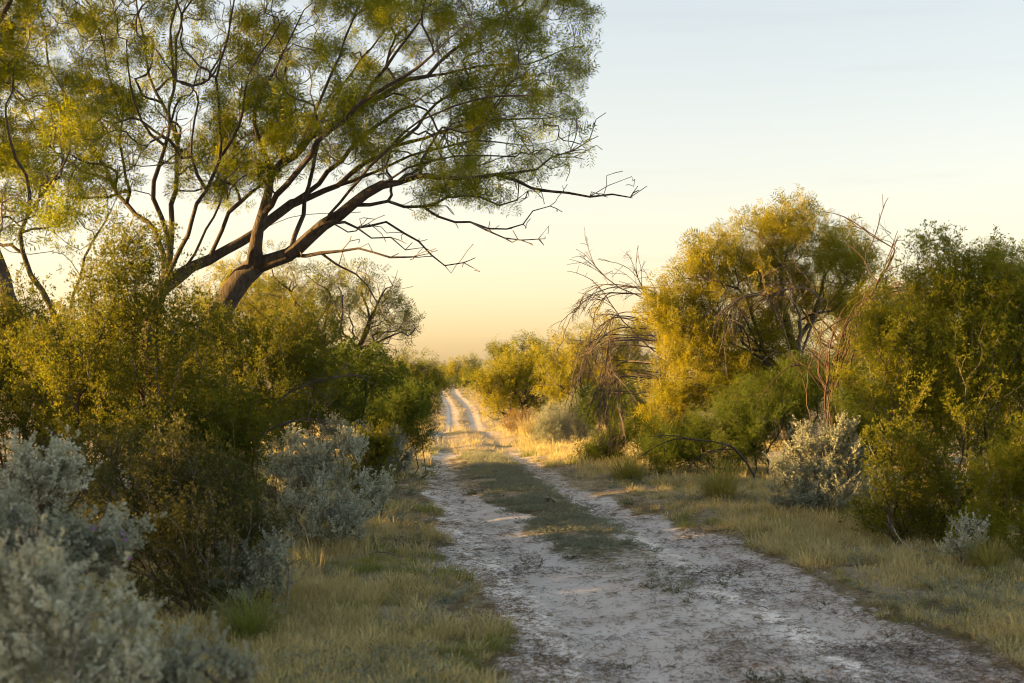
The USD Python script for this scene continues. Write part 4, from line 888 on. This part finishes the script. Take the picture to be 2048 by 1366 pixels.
def weed_proto(rng, flat=0.35):
    parts = []
    for k in range(7):
        a = rng.uniform(0, 2 * PI); d = unit(V3([math.cos(a), math.sin(a), flat * rng.uniform(.5, 2)])); L = rng.uniform(.05, .12); n = 9
        q = rng.uniform(.1, 1, n)[:, None]
        parts.append(leaves(d * L * q + rng.normal(0, .004, (n, 3)), d + rand_dir(rng, n) * .9 + UP * .3, rand_dir(rng, n), .02 * rng.uniform(.6, 1.2, n), .009))
        parts.append(twig([d * L * s for s in (0, .5, 1)], .0015))
    return join(parts)


def weeds(name, label, mat, n, seed, y0, y1, t0, t1, keep, size=1.0):
    rng = np.random.default_rng(seed); p = field(rng, n, y0, y1, t0, t1, keep)
    pr = [('weed', *weed_proto(rng), M[mat]) for _ in range(3)]
    sc = size * rng.uniform(.5, 1.5, len(p)) * (1 + .02 * np.clip(p[:, 1] - 10, 0, 40))
    scatter('/World/' + name, pr, p, unit(UP + rng.normal(0, .15, (len(p), 3))), rng.uniform(0, 2 * PI, len(p)), sc, rng.integers(0, 3, len(p)))
    tag(stage.GetPrimAtPath('/World/' + name), label, 'weeds', kind='stuff')


weeds('weeds', 'low grey-green weeds in the middle of the dirt road', 'leaf_grey', 1900, 71, 9.5, 36, -.75, .9, lambda x, y, t: smooth(.62, .25, np.abs(t - .12)) * (.10 + .9 * smooth(12.0, 15.0, y)) * smooth(.42, .60, fbm2(x, y, 1.6, 2, 71) + .14 * smooth(13, 17, y)) * (.3 + .7 * smooth(.35, .65, fbm2(x, y, 6.0, 2, 74))), .72)
weeds('verge_weeds', 'blue-grey low weeds scattered through the verge grass', 'leaf_grey', 4200, 72, 5, 36, -4.2, 4.8, lambda x, y, t: off(x, y, t) * (np.abs(t) > 1) * smooth(.46, .60, fbm2(x, y, 1.1, 3, 72)), 1.1)
weeds('road_weeds', 'sparse tiny weeds growing on the bare road', 'leaf_dark', 260, 73, 6, 20, -1.2, 1.3, lambda x, y, t: smooth(.55, .75, fbm2(x, y, 2.2, 2, 73)) * smooth(1.2, .6, np.abs(t - .2)), .6)


def straw_proto(rng):
    parts = []
    for k in range(9):
        o = V3([rng.normal(0, .05), rng.normal(0, .05), .004 + rng.uniform(0, .012)]); a = rng.normal(0, .5) if rng.uniform() < .6 else rng.uniform(0, PI); L = rng.uniform(.02, .075)
        d = V3([math.cos(a), math.sin(a), rng.normal(0, .10)]); parts.append(twig([o, o + d * L * .5 + V3([0, 0, .003]), o + d * L], rng.uniform(.0008, .0018)))
    return join(parts)


def litter(name, label, mat, n, seed, keep, t0=-1.9, t1=2.0, size=1.0):
    rng = np.random.default_rng(seed); p = field(rng, n, 5.5, 30, t0, t1, keep)
    pr = [('straw', *straw_proto(rng), M[mat]) for _ in range(3)]
    scatter('/World/' + name, pr, p, unit(UP + rng.normal(0, .04, (len(p), 3))), np.where(rng.uniform(size=len(p)) < .5, 0, PI) + rng.normal(0, .4, len(p)), size * rng.uniform(.6, 1.6, len(p)), rng.integers(0, 3, len(p)))
    tag(stage.GetPrimAtPath('/World/' + name), label, 'litter', kind='stuff')


litter('plant_litter', 'dark bits of twig and leaf lying on the road', 'bark_dead', 3000, 75, lambda x, y, t: .15 + .85 * smooth(.45, .65, fbm2(x, y, 1.2, 3, 75)))
litter('straw', 'loose straw along the edges of the wheel tracks', 'leaf_sere', 4600, 76, lambda x, y, t: .5 * smooth(15, 20, y) + np.exp(-((np.abs(t - .02) - 1.25) / .28) ** 2) + .25 * np.exp(-(t / .4) ** 2) + .12)


def pebbles():
    import trimesh
    rng = np.random.default_rng(90); p = field(rng, 2600, 5.5, 24, -1.5, 1.6, lambda x, y, t: .2 + .8 * smooth(.4, .6, fbm2(x, y, 1.7, 2, 91)))
    pr = []
    for k in range(3):
        s = trimesh.creation.icosphere(1); v = s.vertices * (0.75 + .5 * vnoise(s.vertices * 1.3 + 3 * k, k))[:, None] * V3([1, .8, .55]); pr.append(('pebble', v, s.faces, M['stone']))
    scatter('/World/pebbles', pr, p, np.tile(UP, (len(p), 1)), rng.uniform(0, 6, len(p)), .010 * rng.lognormal(0, .45, len(p)), rng.integers(0, 3, len(p)))
    tag(stage.GetPrimAtPath('/World/pebbles'), 'small pale clods and pebbles lying on the dirt road', 'pebbles', kind='stuff')


pebbles()


# single bunchgrass clumps one can point at
def clump(label, px, d, size, seed, mat='grass_bunch', kind='bunch', cat='grass clump', group=None, name='grass_clump'):
    rng = np.random.default_rng(seed); x = at(px, 745, d)[0]; loc = V3([x, d, float(height(x, d))])
    prim = thing(name, label, cat, loc, group); out = []
    for k in range(4):
        v, f = tufts(kind)[k]; a = rng.uniform(0, 6); c, s = math.cos(a), math.sin(a); sc = size * rng.uniform(.8, 1.15)
        out.append((v @ V3([[c, s, 0], [-s, c, 0], [0, 0, 1]]) * sc + V3([rng.normal(0, .09), rng.normal(0, .09), 0]) * size, f))
    v, f = join(out); tag(put_mesh(str(prim.GetPath()) + '/blades', v, f, M[mat]), kind='stuff')


clump('tall yellow-green bunchgrass clump with pale seed stalks left of the right-hand sage', 1440, 17.2, .95, 1)
clump('pale dry bunchgrass clump at the foot of the golden tree', 1265, 20.5, .9, 3)
clump('wide yellow bunchgrass clump right of the right-hand sage', 1745, 13.6, .8, 5)
clump('green bunchgrass clump under the straggly yellow-green shrub', 1830, 12.9, .7, 6)
clump('fine bunchgrass clump by the small sparse sage', 1975, 10.9, .6, 7)
clump('straw-yellow grass clump beside the straw-coloured dry shrub', 1065, 46.0, 1.4, 8, 'grass_dry')
clump('tall dry grass stalks in front of the large silver sage', 620, 10.6, .8, 9, 'grass_dry', 'tall')
clump('dry grass clump where the left verge meets the dark olive shrub', 580, 9.6, .55, 10, 'grass_dry')
clump('pale grass stalk rising beside the bottom left sage', 290, 5.4, .6, 11, 'grass_dry', 'tall')
clump('long green grass at the foot of the dark olive shrub', 500, 8.2, .6, 12, 'grass_green')


# small loose things
def dung():
    import trimesh
    x = at(1097, 745, 17.3)[0]; loc = V3([x, 17.3, float(height(x, 17.3))]); prim = thing('dung', 'round dark lump of dung on the right wheel track', 'dung', loc)
    s = trimesh.creation.icosphere(3); v = s.vertices * (0.8 + .4 * vnoise(s.vertices * 2.1, 4))[:, None] * V3([.05, .045, .036]) + V3([0, 0, .03])
    put_mesh(str(prim.GetPath()) + '/lump', v, s.faces, M['dung'])
    v2 = s.vertices * (0.8 + .4 * vnoise(s.vertices * 2.4, 8))[:, None] * V3([.03, .03, .022]) + V3([.045, -.03, .018])
    put_mesh(str(prim.GetPath()) + '/crumb', v2, s.faces, M['dung'])


dung()


def stick(label, pts, r, mat, seed):
    """A fallen twig on the ground: pixels and depths, lying a little above the soil."""
    rng = np.random.default_rng(seed); W = []
    for px, d, h in pts:
        x = at(px, 745, d)[0]; W.append(V3([x, d, float(height(x, d)) + h]))
    W = np.array(W); P = [W[0]]; par = [-1]; cum = np.r_[0, np.cumsum(np.linalg.norm(np.diff(W, axis=0), axis=1))]; f = PchipInterpolator(cum, W); prev = 0; k = 14
    for s in np.linspace(0, cum[-1], k + 1)[1:]:
        P.append(f(s) + rng.normal(0, .006, 3) * V3([1, 1, .4])); par.append(prev); prev = len(P) - 1
        if rng.uniform() < .4:
            e = rng.normal(0, .06, 3) * V3([1, 1, .35]) + V3([0, 0, .015]); P.append(P[prev] + e); par.append(prev); P.append(P[-1] + e * .8); par.append(len(P) - 2)
    P, par = np.array(P), np.array(par); prim = thing('fallen_stick', label, 'stick', W[0])
    finish(prim, P, par, np.array([len(P) - 1]), rng, None, 0, W[0], .0022, r, mat, mat, 1, 'stick', 1, 'dead', mat, 0)


stick('pale curved stick leaning out of the right-hand grass clumps', [(1765, 12.9, .34), (1780, 12.6, .2), (1800, 12.2, .1), (1828, 11.9, .03)], .008, 'wood_pale', 1)
stick('forked dry twig lying on the right side of the road', [(1722, 8.15, .02), (1745, 8.35, .05), (1770, 8.45, .03)], .007, 'bark_grey', 2)
stick('thin dark twig on the verge beside the right-hand sage', [(1545, 14.3, .02), (1580, 14.6, .04), (1612, 14.8, .06)], .006, 'bark_dead', 3)
stick('short twig standing on the right wheel track', [(1376, 10.9, .01), (1385, 11.0, .06), (1408, 11.1, .02)], .004, 'bark_dead', 4)
stick('small broken branch on the left verge below the large silver sage', [(740, 12.0, .02), (770, 11.9, .05), (800, 11.6, .03)], .007, 'bark_grey', 5)


# the last woods on the horizon: one mass
def far_scrub():
    rng = np.random.default_rng(95); n = 8600
    side = rng.choice([-1, 1], n); y = rng.uniform(90, 330, n); x = side * (7 + 105 * rng.uniform(0, 1, n) ** 1.7) + _xc(y) + np.where(y > 216, rng.uniform(-8, 8, n), 0)
    k = (np.abs(x - _xc(y)) > 6 + 4.0 * vnoise(np.stack([x * 0, y * .15, x * 0 + side], -1), 2)) | (y > 216)
    x, y = x[k], y[k]; h = rng.uniform(0, 1, len(x)) ** 1.2 * (2.0 + 2.2 * vnoise(np.stack([x * .12, y * .12, x * 0], -1), 6))
    p = np.stack([x, y, height(x, y) + h], 1)
    pr = spray_protos('small', 'leaf_olive') + spray_protos('small', 'leaf_dark')
    ax = unit(UP + rng.normal(0, .6, (len(p), 3)))
    scatter('/World/far_scrub', pr, p, ax, rng.uniform(0, 6, len(p)), rng.uniform(4.5, 8, len(p)), rng.integers(0, len(pr), len(p)))
    tag(stage.GetPrimAtPath('/World/far_scrub'), 'far-off scrub wood along the horizon', 'scrub', kind='stuff')


far_scrub()
